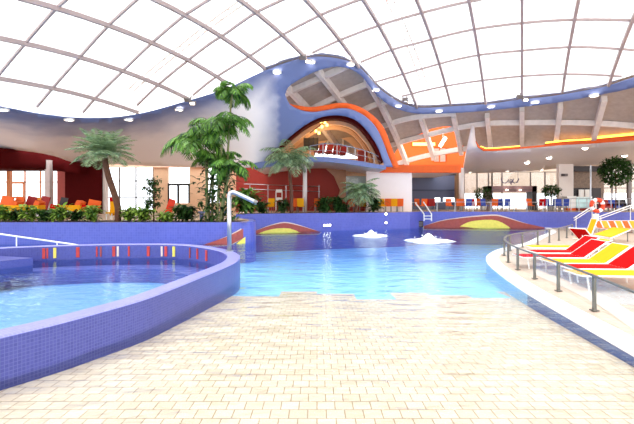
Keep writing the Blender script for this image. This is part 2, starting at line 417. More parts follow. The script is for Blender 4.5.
# ------------------------------------------------------------------ balcony under the arch
struct(panel('arch_reveal', ARCHS+[(262, 165)]+[(p[0]-1.2, p[1]+(3.2 if 268 < p[0] < 381 else .4)) for p in ARCHS[::-1] if p[0] < 382], 30.75, .9, M['maroon']))
mm = MB(); k = len(ARCHS); A = [at(x, y, 30.7) for x, y in ARCHS]; mm.add(A+[p+Vector((0, 6.5, 0)) for p in A], [(i, i+1, i+1+k, i+k) for i in range(k-1)])
struct(mm.build('ceiling_vault', M['wood'], None, True))
for Yq in (33.0, 35.2):
    A = [Vector((x*1, Yq, z)) for x, z in [(p.x, p.z) for p in A[:k]]]
    struct(MB().bar([p-Vector((0, 0, .12)) for p in A], .35, .4, Vector((0, 1, 0))).build('vault_rib', M['tan']))
winhole = smooth([(313, 158.5), (318, 149), (327, 141), (338, 137.5), (350, 143), (357, 151), (361, 158.5)], 3)+[(337, 158.5)]
struct(panel('wall_gallery', rect(250, 100, 388, 176), 37.2, .2, M['tan'], None, [winhole]))
w1 = empty('window_1'); w1['kind'] = 'structure'
panel('window_pane', winhole, 37.3, .02, M['pane'], w1)
for xx in (328, 343): MB().bar([at(xx, 139, 37.25), at(xx, 170, 37.25)], .08, .08, Vector((0, 1, 0))).build('mullion', M['white'], w1)
slabtop = smooth([(254, 163), (270, 160.5), (288, 158.5), (305, 157.2), (320, 156.6), (337, 157.8), (356, 160.5), (375, 163.8), (386, 165.6)], 3)
slabbot = smooth([(386, 169), (372, 167.6), (356, 165.2), (337, 162.6), (318, 161.6), (300, 162.4), (280, 165), (254, 169)], 3)
struct(panel('balcony_edge', slabtop+slabbot, 30.5, .18, M['blue']))
struct(MB().prism([(x, y+.4) for x, y in slabtop]+slabbot, const(30.7), (0, 7, 0)).build('floor_balcony', M['soffit'], None))
def slab_y(x): return interp(slabtop, x)
rl = thing('balcony_railing', 'slim steel railing along the edge of the upper balcony under the arch', 'railing', at(343, 158, 30.9))
RT = [(310, 146), (323, 143.6), (337, 144), (347, 146), (355, 148), (365, 150.6), (374, 154), (381, 158)]
MB().tube([at(x, y, 30.9) for x, y in RT], .035, 6).build('top_rail', M['steel'], rl)
MB().tube([at(x, (y+slab_y(x))/2, 30.9) for x, y in RT], .018, 6).build('middle_rail', M['steel'], rl)
for x, y in RT[:-1]: MB().tube([at(x, y, 30.9), at(x, slab_y(x)+.6, 30.9)], .025, 6).build('post', M['steel'], rl)
for n_, (x, nm) in enumerate(((321.5, 'first'), (329, 'second'), (336, 'third'), (343, 'fourth'))):
    b = at(x, slab_y(x)+.2, 32.4); t = thing('balcony_lounger', '%s dark red deckchair from the left on the upper balcony behind the railing' % nm, 'lounger', b, 1.2, 'deckchairs on the upper balcony')
    R1 = Matrix.Rotation(math.radians(-58), 3, 'Y')
    L().box((-.55, 0, .3), (.9, .5, .07)).build('seat', M['darkred'], t)
    L().box((.12, 0, .62), (.9, .5, .07), R1).build('backrest', M['darkred'], t)
    for sx in (-.9, -.1):
        for sy in (-.2, .2): L().box((sx, sy, .14), (.04, .04, .28)).build('leg', M['dark'], t)
t = thing('red_cabinet', 'orange red box cabinet at the right end of the upper balcony', 'cabinet', at(362.5, slab_y(362.5), 33.2))
MB().box(t.location+Vector((0, 0, .4)), (.75, .5, .8)).build('body', M['redwall'], t); MB().box(t.location+Vector((0, 0, .83)), (.82, .56, .06)).build('top', M['orange'], t)
t = thing('display_screen', 'dark lattice board hanging at the left of the balcony', 'board', at(312, 150, 33.5))
MB().prism(rect(304, 138, 318, 150), const(33.5), (0, .1, 0)).build('panel', plain('green_black_board', (74, 62, 40), .6, 0, .4, 5), t)
for xx in (304, 309, 313.5, 318): MB().bar([at(xx, 137.5, 33.45), at(xx, 150.5, 33.45)], .06, .06, Vector((0, 1, 0))).build('slat', M['dark'], t)
for xx in (305, 317): MB().tube([at(xx, 138, 33.5), at(xx, 126, 33.5)], .015, 5).build('hanger', M['dark'], t)
tl = thing('track_spotlights', 'golden cluster of track spotlights under the balcony arch', 'light', at(320, 124, 32))
MB().tube([at(330, 117.5, 32), at(325, 121, 32), at(318, 127, 32), at(310, 133, 32)], .05, 6).build('track', M['wood'], tl)
for x, y in ((329, 119.5), (325, 122.5), (321, 121.5), (322, 126.5), (316, 131), (319, 133), (327, 125)):
    c = at(x, y, 31.9); MB().lathe([(.0, .12), (.07, .1), (.1, 0), (.09, -.1), (0, -.1)], c, 8).build('lamp', M['warmglow'], tl)

# ------------------------------------------------------------------ pool basin
WALLB = [(236, 27.0), (250, 27.5), (280, 28.4), (310, 29.2), (350, 30.2), (390, 31.0), (412, 32.2), (422, 33.6), (432, 33.4), (460, 33.0), (500, 33.0), (540, 32.8), (580, 32.4), (640, 31.8), (720, 31.0)]
def Yw(x): return interp(WALLB, x)
def wallstrip(name, plan, z0, z1, mat, thick=.35, topmat=None):
    v = []; uv = []; s = 0; n = len(plan)
    for i, (x, y) in enumerate(plan):
        if i: s += math.dist(plan[i-1], plan[i])
        v += [(x, y, z0), (x, y, z1)]; uv += [(s, z0), (s, z1)]
    k = len(v)
    nrm = []
    for i in range(n):
        a = Vector(plan[max(0, i-1)]); b = Vector(plan[min(n-1, i+1)]); d = (b-a).normalized(); nrm.append(Vector((-d.y, d.x)))
    for i, (x, y) in enumerate(plan): q = nrm[i]*thick; v += [(x+q.x, y+q.y, z1)]; uv += [(uv[2*i+1][0], z1+thick)]
    fs = [(2*i, 2*i+2, 2*i+3, 2*i+1) for i in range(n-1)]+[(2*i+1, 2*i+3, k+i+1, k+i) for i in range(n-1)]
    me = bpy.data.meshes.new(name); me.from_pydata(v, [], fs); l = me.uv_layers.new(name='wall')
    for lp in me.loops: l.data[lp.index].uv = uv[lp.vertex_index]
    me.materials.append(mat); o = bpy.data.objects.new(name, me); col.objects.link(o); o['kind'] = 'structure'; return o
def plan_at(x, Y): return ((x-HX)/F*Y, Y)
planB = [plan_at(x, Yw(x)) for x in list(range(236, 724, 6))]
wallstrip('wall_back', planB, -1.6, 1.25, M['moswall'])
planL = [(-60, 20.5), (-30, 20.5), (-10, 20.5), (-6, 20.5), (-4.6, 20.55), (-3.9, 20.8), (-3.4, 21.3), (-3.25, 22), (-3.4, 23.2), (-4, 25), (-5.4, 27.4)]
wallstrip('wall_left', smooth(planL, 3), -1.6, 1.05, M['moswall'])

SPA_O = [(0, 338.5), (60, 324), (100, 313), (144.6, 300), (175, 288.5), (202, 277.5), (222.5, 269), (235, 263), (239.6, 258.3), (239, 254.8), (231, 251), (216, 247.8), (196, 245.2), (171, 244), (120, 244), (80, 244.8), (40, 246), (0, 247.8)]
ZR = .5
so = [tuple(onz(x, y, ZR))[:2] for x, y in SPA_O]+[(-11.6, 13.2), (-13.6, 10.5), (-13.2, 6), (-10, 3.2), (-6.6, 2.4), (-4.5, 3.6)]
SPA = smooth(so, 4, True)
def offset(poly, d):
    out = []; n = len(poly)
    for i in range(n):
        a = Vector(poly[i-1][:2]); b = Vector(poly[(i+1) % n][:2]); t = (b-a).normalized(); out.append((poly[i][0]-t.y*d, poly[i][1]+t.x*d))
    return out
area = sum(a[0]*b[1]-b[0]*a[1] for a, b in zip(SPA, SPA[1:]+SPA[:1]))
SG = 1 if area > 0 else -1
SPAI = offset(SPA, .36*SG)
BENCH = offset(SPA, 1.25*SG)
def ring(name, prof, mat):     # prof: list of (polyline, z); closed rings stitched in order
    v = []; uv = []; n = len(prof[0][0]); S = [0]
    for a, b in zip(prof[0][0], prof[0][0][1:]+prof[0][0][:1]): S.append(S[-1]+math.dist(a, b))
    vv = 0
    for r, (pl, z) in enumerate(prof):
        if r: vv += math.dist((*prof[r-1][0][0], prof[r-1][1]), (*pl[0], z))
        v += [(x, y, z) for x, y in pl]; uv.append(vv)
    fs = []; fu = []
    for r in range(len(prof)-1):
        for i in range(n):
            j = (i+1) % n; fs.append((r*n+i, r*n+j, (r+1)*n+j, (r+1)*n+i)); fu += [(S[i], uv[r]), (S[i+1], uv[r]), (S[i+1], uv[r+1]), (S[i], uv[r+1])]
    me = bpy.data.meshes.new(name); me.from_pydata(v, [], fs); l = me.uv_layers.new(name='wall')
    for i, q in enumerate(fu): l.data[i].uv = q
    me.materials.append(mat); o = bpy.data.objects.new(name, me); col.objects.link(o); return o
spa = empty('wall_spa'); spa['kind'] = 'structure'
ring('outer_face', [(SPA, -.9), (SPA, ZR)], M['mos']).parent = spa
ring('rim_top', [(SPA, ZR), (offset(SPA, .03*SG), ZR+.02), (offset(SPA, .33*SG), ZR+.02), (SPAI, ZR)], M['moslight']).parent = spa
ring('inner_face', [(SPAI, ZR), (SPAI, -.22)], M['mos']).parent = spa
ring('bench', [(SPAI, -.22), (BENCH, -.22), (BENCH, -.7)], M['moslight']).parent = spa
def flat(name, poly, z, mat, step=None, parent=None, holes=(), kind='structure'):
    P, T = triangulate(poly, holes, step); m = MB(); m.add([(x, y, z) for x, y in P], T)
    o = m.build(name, mat, parent)
    if kind and not parent: o['kind'] = kind
    return o
M['spafloor'] = plain('spa_floor', (150, 192, 236), .5, 0, .08, 1)
flat('spa_floor', BENCH, -.7, M['spafloor'], None, spa)
o = flat('spa_water', SPAI, .02, M['spawater'], None, None, (), 'stuff'); tag(o, 'rippling blue water inside the raised left pool', 'water')
# coloured vertical tile strips on the far inner face
def far_inner(x):
    best = None; k = (x-HX)/F
    for a, b in zip(SPAI, SPAI[1:]+SPAI[:1]):
        fa, fb = a[0]-k*a[1], b[0]-k*b[1]
        if fa*fb <= 0 and fa != fb:
            t = fa/(fa-fb); p = (lerp(a[0], b[0], t), lerp(a[1], b[1], t))
            if best is None or p[1] > best[0][1]: best = (p, math.atan2(b[1]-a[1], b[0]-a[0]))
    return best
for x, c, w in ((44, 'redmos', .09), (47.5, 'redmos', .05), (55, 'yelmos', .09), (78, 'redmos', .11), (97, 'redmos', .05), (101, 'brownmos', .05), (114, 'redmos', .1), (118, 'creammos', .07), (129, 'redmos', .06), (148.5, 'redmos', .1), (162, 'creammos', .07), (166, 'redmos', .1), (174, 'yelmos', .1), (190, 'brownmos', .05), (197.5, 'redmos', .09), (206.5, 'redmos', .12)):
    q = far_inner(x)
    if q: MB().box((q[0][0], q[0][1]-.01, .27), (w, .04, .36), Matrix.Rotation(q[1], 3, 'Z')).build('tile_strip', M[c], spa)
plat = [(-9.2, 13.6), (-9.75, 12.75), (-11.2, 12.3), (-13, 12.6), (-12, 13.6), (-10.6, 14.1)]
P, T = triangulate(plat); m = MB(); n = len(plat)
m.add([(x, y, .26) for x, y in P]+[(x, y, -.4) for x, y in P], list(T)+[(i, (i+1) % n, (i+1) % n+n, i+n) for i in range(n)]); o = m.build('entry_step', M['mos'], spa)
l = o.data.uv_layers.new(name='wall')
for lp in o.data.loops: q = o.data.vertices[lp.vertex_index].co; l.data[lp.index].uv = (q.x+q.z, q.y+q.z)

# coping, deck and floor
COP = [(720, 410), (634, 354), (585, 326), (534.6, 297), (512, 282.5), (497, 271.5), (489, 264.5), (486.4, 260), (487, 255.6), (494, 251), (504, 247.8)]
ZD = .05
co = [(3.95, 3.2), (4.05, 4.4)]+[tuple(onz(x, y, ZD))[:2] for x, y in COP[1:]]+[(10.2, 20.6), (12.6, 24), (15.5, 28), (17.5, 32.3)]
cop = smooth(co, 4)
def off_open(pl, d):
    out = []; n = len(pl)
    for i in range(n):
        t = (Vector(pl[min(n-1, i+1)])-Vector(pl[max(0, i-1)])).normalized(); out.append((pl[i][0]+t.y*d, pl[i][1]-t.x*d))
    return out
copi = off_open(cop, .42)
def stripmesh(name, rows, mat):
    n = len(rows[0][0]); v = []; fs = []
    for pl, z in rows: v += [(x, y, z) for x, y in pl]
    for r in range(len(rows)-1):
        for i in range(n-1): fs.append((r*n+i, r*n+i+1, (r+1)*n+i+1, (r+1)*n+i))
    m = MB(); m.add(v, fs); return struct(m.build(name, mat, None, False))
stripmesh('trim_2', [(cop, ZD-.05), (cop, ZD+.0), (off_open(cop, .02), ZD+.012), (copi, ZD+.012)], M['stone'])
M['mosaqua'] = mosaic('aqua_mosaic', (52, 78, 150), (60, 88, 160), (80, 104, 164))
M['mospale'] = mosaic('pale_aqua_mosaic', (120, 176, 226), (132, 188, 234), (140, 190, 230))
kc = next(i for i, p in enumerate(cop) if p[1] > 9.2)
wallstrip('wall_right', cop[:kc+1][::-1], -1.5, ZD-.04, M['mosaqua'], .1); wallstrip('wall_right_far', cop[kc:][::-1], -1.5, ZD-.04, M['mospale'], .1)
def decktile():
    t = NT('peach_deck_tiles'); g = t.n('ShaderNodeNewGeometry'); b = t.n('ShaderNodeTexBrick', offset=.5); b.inputs['Scale'].default_value = 1
    for k, v in (('Color1', lin((184, 162, 144))), ('Color2', lin((192, 172, 154))), ('Mortar', lin((166, 144, 126)))): b.inputs[k].default_value = (*v, 1)
    b.inputs['Mortar Size'].default_value = .006; b.inputs['Brick Width'].default_value = .2; b.inputs['Row Height'].default_value = .2
    t.l(g.outputs['Position'], b.inputs['Vector'])
    sp = t.n('ShaderNodeSeparateXYZ'); t.l(g.outputs['Position'], sp.inputs[0])
    t.bsdf(b.outputs[0], .55, 0, .3); return t.m
M['decktile'] = decktile()
flat('floor_deck', copi+[(40, 33.5), (40, 3.2)], ZD, M['decktile'], None)
def fz(Y): return interp([(0, .03), (3, -.05), (10.5, -.28), (13, -.45), (20, -.95), (26, -1.3), (40, -1.35)], Y)
P, T = triangulate([(-40, 0.6), (20, .6), (20, 36), (-40, 36)], [offset(SPA, .1*SG)], 2.0)
m = MB(); m.add([(x, y, fz(y)) for x, y in P], T); struct(m.build('floor', M['pooltile'], None, True))
pool = [(-40, 1.2), (4.0, 1.2)]+cop+[(17.6, 33.5), (-6, 33.5), (-6, 24), (-40, 24)]
o = flat('pool_water', pool, 0, M['water'], None, None, [SPA], 'stuff'); tag(o, 'clear pale blue water filling the large pool', 'water')

# relief murals on the pool walls
def mural(parent_name, label, outer, inner, Yf, extra=None):
    root = bpy.data.objects[parent_name]
    lf = lambda d: (lambda x, y: at(x, y, Yf(x)-d))
    cx = sum(p[0] for p in outer)/len(outer); cy = sum(p[1] for p in outer)/len(outer)
    MB().prism([(cx+(x-cx)*1.02, cy-.3+(y-cy)*1.18) for x, y in outer], lf(.06), (0, .05, 0), (), 4).build('mosaic_border', M['creammos'], root)
    MB().prism(outer, lf(.10), (0, .05, 0), (), 4).build('mosaic_hill', M['brownmos'], root)
    MB().prism(inner, lf(.14), (0, .05, 0), (), 4).build('mosaic_sun', M['yelmos'], root)
mural('wall_back', '', smooth([(252, 232), (266, 227), (276, 224.3), (284, 223), (292, 224), (304, 227), (321, 232)], 2)+[(318, 234), (254, 234.8)], smooth([(257, 234), (265, 231), (276, 228.6), (290, 228.6), (301, 233)], 2), Yw)
mural('wall_back', '', smooth([(424, 226), (436, 222.4), (448, 219.8), (473, 217), (492, 215.8), (500, 216.4), (512, 219.5), (524, 223), (547, 228)], 2)+[(545, 230), (424, 229)], smooth([(460, 226.5), (468, 222.3), (478, 220.4), (492, 219.8), (502, 222.5), (511, 228.4)], 2)+[(486, 229)], Yw)
mural('wall_left', '', smooth([(200, 246), (213, 241.5), (226, 237), (238, 231.5), (246, 227)], 2)+[(246.5, 236), (240, 240), (230, 245)], [(236, 244), (241, 240), (246.4, 236), (246.4, 243.5)], lambda x: 20.5+.0*x if x < 224 else 20.5+((x-224)/23)**2*.8)

# decks behind the walls
flat('floor_terrace', [(-60, 20.8), (-3.5, 20.8), (-3.5, 23.2), (-5.6, 27.4), (-5.6, 50), (-60, 50)], 1.04, M['deck'])
flat('floor_back', [p for p in planB]+[(60, 31), (60, 52), (-5.6, 52)], 1.24, M['deck'])
flat('planting_bed', [(-60, 20.85), (-4.4, 20.85), (-3.9, 21.4), (-3.8, 23), (-60, 23)], 1.045, M['soil'])
flat('planting_bed_back', [plan_at(x, Yw(x)+.35) for x in range(240, 384, 6)]+[plan_at(x, Yw(x)+1.5) for x in range(378, 238, -6)], 1.25, M['soil'])

# ------------------------------------------------------------------ back-of-hall architecture
# left pavilion
def fascia(x, y): return at(x, y, lerp(29.5, 34, sstep(-20, 75, x)))
ft = smooth([(-120, 144), (-40, 147), (0, 149), (25, 151), (45, 154), (60.6, 158), (73, 162.4), (80, 163)], 2)
fb = smooth([(80, 174), (62, 171.5), (45, 169), (20, 168), (-40, 168), (-120, 168)], 2)
struct(MB().prism([(x, y-1) for x, y in ft]+fb, fascia, (0, 3.2, 0), (), 8).build('wall_pavilion', M['maroon'], None, True))
struct(panel('wall_bar', rect(65, 161, 101.5, 214), 35.0, .3, M['maroon']))
struct(panel('wall_side', [(57.5, 168), (65, 163), (65, 214), (57.5, 212)], 36, .3, plain('rust_wall', (150, 56, 46), .6)))
def window(n, x0, y0, x1, y1, Y, vs, hs, fm, frame=.12):
    w = empty('window_%d' % n, at((x0+x1)/2, y1, Y)); w['kind'] = 'structure'
    panel('window_pane', rect(x0, y0, x1, y1), Y+.05, .02, M['pane'], w)
    for x in [x0]+list(vs)+[x1]: MB().bar([at(x, y0, Y), at(x, y1, Y)], frame, .1, Vector((0, 1, 0))).build('mullion', fm, w)
    for y in [y0]+list(hs)+[y1]: MB().bar([at(x0, y, Y), at(x1, y, Y)], frame*.8, .1, Vector((0, 1, 0))).build('transom', fm, w)
    return w
M['orframe'] = plain('orange_brown_frame', (170, 100, 60), .5)
window(2, -60, 170, 58, 213, 38.5, (-30, -14, 8, 25, 40.5, 52.5), (182,), M['orframe'])
d = empty('door_1', at(17, 212, 38.2)); d['kind'] = 'structure'
for a, b in (((10, 183), (10, 212)), ((24, 183), (24, 212)), ((10, 183), (24, 183)), ((10, 197.5), (24, 197.5))):
    MB().bar([at(*a, 38.2), at(*b, 38.2)], .16, .12, Vector((0, 1, 0))).build('door_frame', M['orframe'], d)
window(3, 106, 164, 153.5, 213, 38, (119.5, 136), (181, 197.5), M['frame'], .11)
window(4, 167.5, 166, 190, 214, 38, (), (184,), M['white'], .06)
d = empty('door_2', at(178.5, 212, 37.9)); d['kind'] = 'structure'
for a, b in (((168.3, 184.5), (168.3, 205)), ((178.3, 184.5), (178.3, 205)), ((189.3, 184.5), (189.3, 205)), ((167.6, 184.5), (190, 184.5))):
    MB().bar([at(*a, 37.9), at(*b, 37.9)], .2, .1, Vector((0, 1, 0))).build('door_frame', M['darkframe'], d)
window(5, 207.5, 166, 220, 214, 38, (), (184.5,), M['darkframe'], .1)
for i, (x0, x1) in enumerate(((153.5, 167.5), (190, 207.5), (220, 238))):
    struct(panel('wall_pier', rect(x0, 161, x1, 214), 37.8, .4, M['tan']))
struct(panel('wall_sill', rect(153.5, 203, 236, 214), 37.5, .25, M['tan']))
struct(panel('ceiling_cove', rect(101, 160, 240, 167.2), 37.4, .3, plain('pink_lit_cove', (246, 196, 170), .7)))  # pink light on this band is put into the paint colour
struct(panel('column', rect(44.6, 160, 49.6, 213.5), 33, .4, plain('grey_column', (196, 180, 176), .6)))
struct(panel('column', rect(6.3, 158, 9.8, 213.5), 33.5, .3, plain('orange_column', (190, 112, 62), .6)))
struct(panel('column', rect(101.3, 162, 106, 214), 35.2, .4, M['column']))
# red wall behind the centre planting
struct(panel('wall_red', [(236, 165), (324, 165), (336, 175), (342, 190), (346, 212), (236, 212)], 37, .3, M['redwall']))
hr = thing('wall_handrail', 'two pale horizontal rails across the red wall under the balcony', 'handrail', at(290, 190, 36.6))
for y in (185.5, 190.5): MB().tube([at(244, y-1.5, 36.6), at(320, y+1, 36.6)], .03, 6).build('rail', M['steel'], hr)
for x in (250, 268, 286, 303, 319): MB().tube([at(x, 185, 36.6), at(x, 211, 36.6)], .025, 6).build('post', M['steel'], hr)
sh = thing('white_shelf_unit', 'small white open frame standing before the red wall left of the column', 'shelf', at(279, 209, 34.5))
for x in (276, 282): MB().bar([at(x, 191, 34.5), at(x, 210.4, 34.5)], .07, .07, Vector((0, 1, 0))).build('side', M['white'], sh)
for y in (191, 199): MB().bar([at(276, y, 34.5), at(282, y, 34.5)], .07, .25, Vector((0, 0, 1))).build('shelf_board', M['white'], sh)
struct(MB().tube([at(305, 165.5, 32), at(305, 212.2, 32)], .16, 14).build('column', M['column'], None, True))
struct(panel('wall_brown', [(322, 165), (346, 168), (346, 212), (334, 212), (340, 190), (334, 176)], 36.6, .3, plain('brown_wall', (176, 128, 100), .7)))
struct(panel('wall_brown_low', rect(340, 200, 368, 212), 36.5, .25, M['redwall']))
window(6, 345, 171, 367, 203, 37.5, (), (), M['tan'], .1)
struct(panel('wall_outside', rect(330, 160, 372, 212), 39.5, .1, plain('pale_teal_wall', (150, 178, 180), .7, 0, .3, .5)))
struct(panel('wall_white', rect(366.5, 168.5, 412, 211.8), 34.2, .4, plain('white_block', (238, 224, 218), .6, 0, .02)))
struct(panel('trim_3', rect(380, 165, 461, 172.6), 34.0, .5, M['orange']))
struct(panel('floor_upper', rect(380, 168, 461, 172.4), 34.05, 9, M['soffit']))
# orange upper room behind the beams
struct(panel('wall_orange_room', rect(378, 112, 470, 172), 43, .2, M['orange'], None, [rect(433.5, 148, 446, 162)]))
window(7, 433.5, 148, 446, 162, 43.05, (439.5,), (), M['orange'], .1)
t = thing('shelf_lamp', 'slanted white fluorescent tube fixture in the orange upper room', 'light', at(443, 142, 38))
MB().tube([at(440, 146, 38), at(445.5, 137.5, 38)], .12, 8).build('tube', M['lampglow'], t); MB().tube([at(440, 147, 38.2), at(446, 137.5, 38.2)], .15, 6).build('housing', M['white'], t)
MB().tube([at(443, 141, 38.2), at(443, 128, 38.2)], .02, 5).build('hanger', M['white'], t)
t = thing('ceiling_strip_light', 'warm horizontal light strip glowing on the orange room wall', 'light', at(424, 144, 42.8))
MB().prism(rect(413, 142.5, 435, 145.6), const(42.8), (0, .1, 0)).build('diffuser', M['warmglow'], t); MB().prism(rect(412.4, 142, 435.6, 146.2), const(42.9), (0, .08, 0)).build('housing', M['orange'], t)
# slate wall and its glazing
struct(panel('wall_slate', rect(411, 170, 461, 213), 42, .3, M['slate'], None, [rect(434, 197.3, 441, 202.5), rect(442.5, 197.3, 456, 202.5)]))
struct(panel('wall_slate_band', rect(411, 189.5, 456, 191), 41.8, .15, plain('slate_band', (70, 78, 104), .6)))
struct(panel('trim_4', rect(411, 171.5, 456, 175.5), 40.5, .3, M['dark']))
window(8, 434, 197.3, 456, 202.5, 42.1, (441, 442.5), (), M['slate'], .1)
struct(MB().tube([at(461.5, 168, 37), at(461.5, 210.6, 37)], .22, 14).build('column', M['column'], None, True))
struct(panel('wall_brown_pier', rect(455.5, 172, 459.5, 212), 41, .3, plain('brown_pier', (126, 92, 62), .6)))
# right-hand white soffit (sloping plaster ceiling with its fin)
sof = smooth([(463, 173), (465.5, 158), (468.5, 143), (471, 131), (472.5, 126)], 2)+[(474.5, 127), (475, 135), (476, 142), (479, 147.5), (484, 150.5), (494, 150.6), (517.6, 148.6), (541, 146.6), (565, 144.2), (593, 143), (634, 140), (720, 133), (720, 160), (634, 165), (590, 167), (560, 168.5), (530, 171), (500, 172.3), (463, 173.6)]
def sofY(x): return interp(SFY, x)
SFY = [(x, min(33.6, hit(x, yy)-.9)) for x, yy in ((470, 140), (500, 150), (541, 146.6), (565, 144), (593, 143), (615, 141.5), (634, 140), (670, 137), (720, 133))]
def Ys(x, y):
    yt = interp([(463, 126), (474, 128), (480, 149), (494, 150.6), (541, 146.6), (593, 143), (634, 140), (720, 133)], x); yb = interp([(463, 173.5), (530, 171), (590, 167), (634, 165), (720, 160)], x)
    return lerp(sofY(x), 41.5, max(0, min(1, (y-yt)/max(1, yb-yt)))) if x > 476 else lerp(34.5, 41.5, max(0, min(1, (y-150)/23)))
struct(MB().prism(sof, lambda x, y: at(x, y, Ys(x, y)), (0, .15, .1), (), 5).build('ceiling_soffit', M['soffit'], None, True))
rim = [(476, 141), (480, 147), (485, 149.6), (494, 149.3), (517.6, 147.4), (541, 145.2), (565, 142.6), (593, 141), (634, 137), (720, 129), (720, 134), (634, 140.4), (593, 143.4), (565, 144.8), (541, 147), (517.6, 149), (494, 151), (484, 151), (478, 147)]
struct(MB().prism(rim, lambda x, y: at(x, y, sofY(x)-.1), (0, .12, 0), (), 6).build('trim_5', M['orange'], None))
g = emis('cove_glow', (255, 184, 64), 3.2)
for x0, x1, h_, lab in ((481, 520, 1.6, 'dim yellow cove strip at the left end above the white soffit'), (546, 591, 2.6, 'yellow cove strip above the middle of the white soffit'), (594, 645, 4.2, 'thick yellow cove strip at the far right above the white soffit')):
    rimy = lambda x: interp([(476, 141), (480, 147), (485, 149.6), (494, 149.3), (517.6, 147.4), (541, 145.2), (565, 142.6), (593, 141), (634, 137), (720, 129)], x)
    t = thing('cove_light', lab, 'light', at((x0+x1)/2, rimy((x0+x1)/2), sofY((x0+x1)/2)+.3)); xs = [x0+(x1-x0)*k/8 for k in range(9)]
    MB().prism([(x, rimy(x)-h_) for x in xs]+[(x, rimy(x)-h_*.45) for x in xs[::-1]], lambda x, y: at(x, y, sofY(x)+.3), (0, .1, 0)).build('strip', g, t)
    MB().prism([(x, rimy(x)-h_*.45) for x in xs]+[(x, rimy(x)+1) for x in xs[::-1]], lambda x, y: at(x, y, sofY(x)+.25), (0, .2, 0)).build('tray', M['orange'], t)
struct(MB().box((28, 48.5, 6.2), (44, .3, 6.4)).build('wall_sky_block', plain('sky_block_paint', (196, 178, 160), .8), None))  # backing added to block sky in the gaps behind the boarded shell
# glazed back wall on the right
window(9, 463, 172, 492, 212, 42, (464, 477, 488.5), (), M['frame'], .12)
window(10, 492, 172, 560, 212, 42, (502, 530.5, 545), (), M['frame'], .1)
window(11, 603, 164, 720, 212, 41, (612, 631, 660, 690), (188,), M['frame'], .1)
po = empty('door_3', at(513, 210, 40)); po['kind'] = 'structure'
pf = plain('mauve_frame', (150, 116, 116), .6)
panel('portal_top', rect(488, 186, 537, 191.8), 40, 1.2, pf, po); panel('portal_post', rect(488, 186, 492, 211), 40, 1.2, pf, po); panel('portal_post', rect(532.4, 186, 537, 211), 40, 1.2, M['dark'], po)
for x in (507, 520.5): MB().lathe([(0, 0), (.1, 0), (.1, .04)], at(x, 190.2, 39.8), 12).build('portal_lamp', M['lampglow'], po)
panel('portal_lintel', rect(492, 189.4, 532, 190), 39.95, .04, M['frame'], po)
struct(panel('column', rect(559, 164, 573.5, 208), 38, .4, M['column']))
struct(panel('wall_curtain', rect(573.5, 167, 604, 212), 40.5, .3, plain('striped_brown_wall', (146, 124, 108), .7, 0, .3, 7)))
struct(panel('wall_dark', rect(573.5, 188, 601, 211), 39.8, .3, M['dark']))
struct(panel('trim_6', rect(573.5, 166, 604, 171.5), 39.6, .3, M['dark']))
MBp = MB().tube([at(590.5, 165, 36), at(590.5, 211, 36)], .06, 8); struct(MBp.build('column', M['steel'], None))
struct(panel('column', rect(628.5, 160, 631.5, 212), 36, .25, M['frame']))
s = thing('neon_sign', 'cursive looping line sign above the glass entrance portal', 'sign', at(509, 187, 39.9))
for st in ([(501, 178.6), (502.3, 181.7), (504.4, 183), (507.3, 182), (508.6, 179.2)], [(508.6, 179.2), (508, 181.5), (510, 182.2), (512.4, 180.7), (510.6, 179.6), (510, 181.2), (511.5, 182.8), (513, 181), (510.6, 183.3), (511.8, 184.2)], [(513.5, 178.8), (512.7, 181.6), (514.8, 183.2)], [(518.9, 178.4), (518, 180.5), (517.2, 182.4), (515.8, 182.1)]):
    MB().tube([at(x, y, 39.9) for x, y in smooth(st, 4)], .05, 6).build('letter_stroke', M['signblue'], s)
for x in (502, 518): MB().tube([at(x, 181, 39.9), at(x, 172.5, 39.9)], .02, 5).build('hanger', M['signblue'], s)
# bar counters
def counter(label, x0, y0, x1, Y, mat, base):
    t = thing('bar_counter', label, 'counter', at((x0+x1)/2, HY+(CZ-1.25)*F/Y, Y)); yb = HY+(CZ-1.25)*F/Y
    MB().prism(rect(x0, y0, x1, yb-2.6), const(Y), (0, .6, 0)).build('front', mat, t); MB().prism(rect(x0-.3, y0-.9, x1+.3, y0), const(Y-.05), (0, .75, 0)).build('top', M['white'], t); MB().prism(rect(x0+.3, yb-2.6, x1-.3, yb-.1), const(Y+.08), (0, .5, 0)).build('plinth', base, t)
counter('pale turquoise glowing counter front left of the lifebuoy', 576.5, 197.5, 592, 37, M['cyan'], M['redwall'])
counter('white counter block beside the column, next to the turquoise one', 567, 197, 576, 37, M['white'], M['orange'])
t = thing('menu_board', 'white menu panel mounted on the dark back wall behind the counter', 'board', at(582, 198, 39.5))
MB().prism(rect(579, 189.5, 590, 197.5), const(39.6), (0, .1, 0)).build('panel', M['white'], t); MB().prism(rect(584.6, 189.5, 585.2, 197.5), const(39.55), (0, .04, 0)).build('divider', M['frame'], t)
t = thing('wall_lamp', 'small dark wall lamp high on the white square column', 'lamp', at(564.5, 175, 37.9))
MB().box(at(564.5, 175, 37.9), (.5, .2, .22)).build('housing', M['frame'], t); MB().box(at(563, 175, 37.75), (.25, .15, .12)).build('head', M['dark'], t)

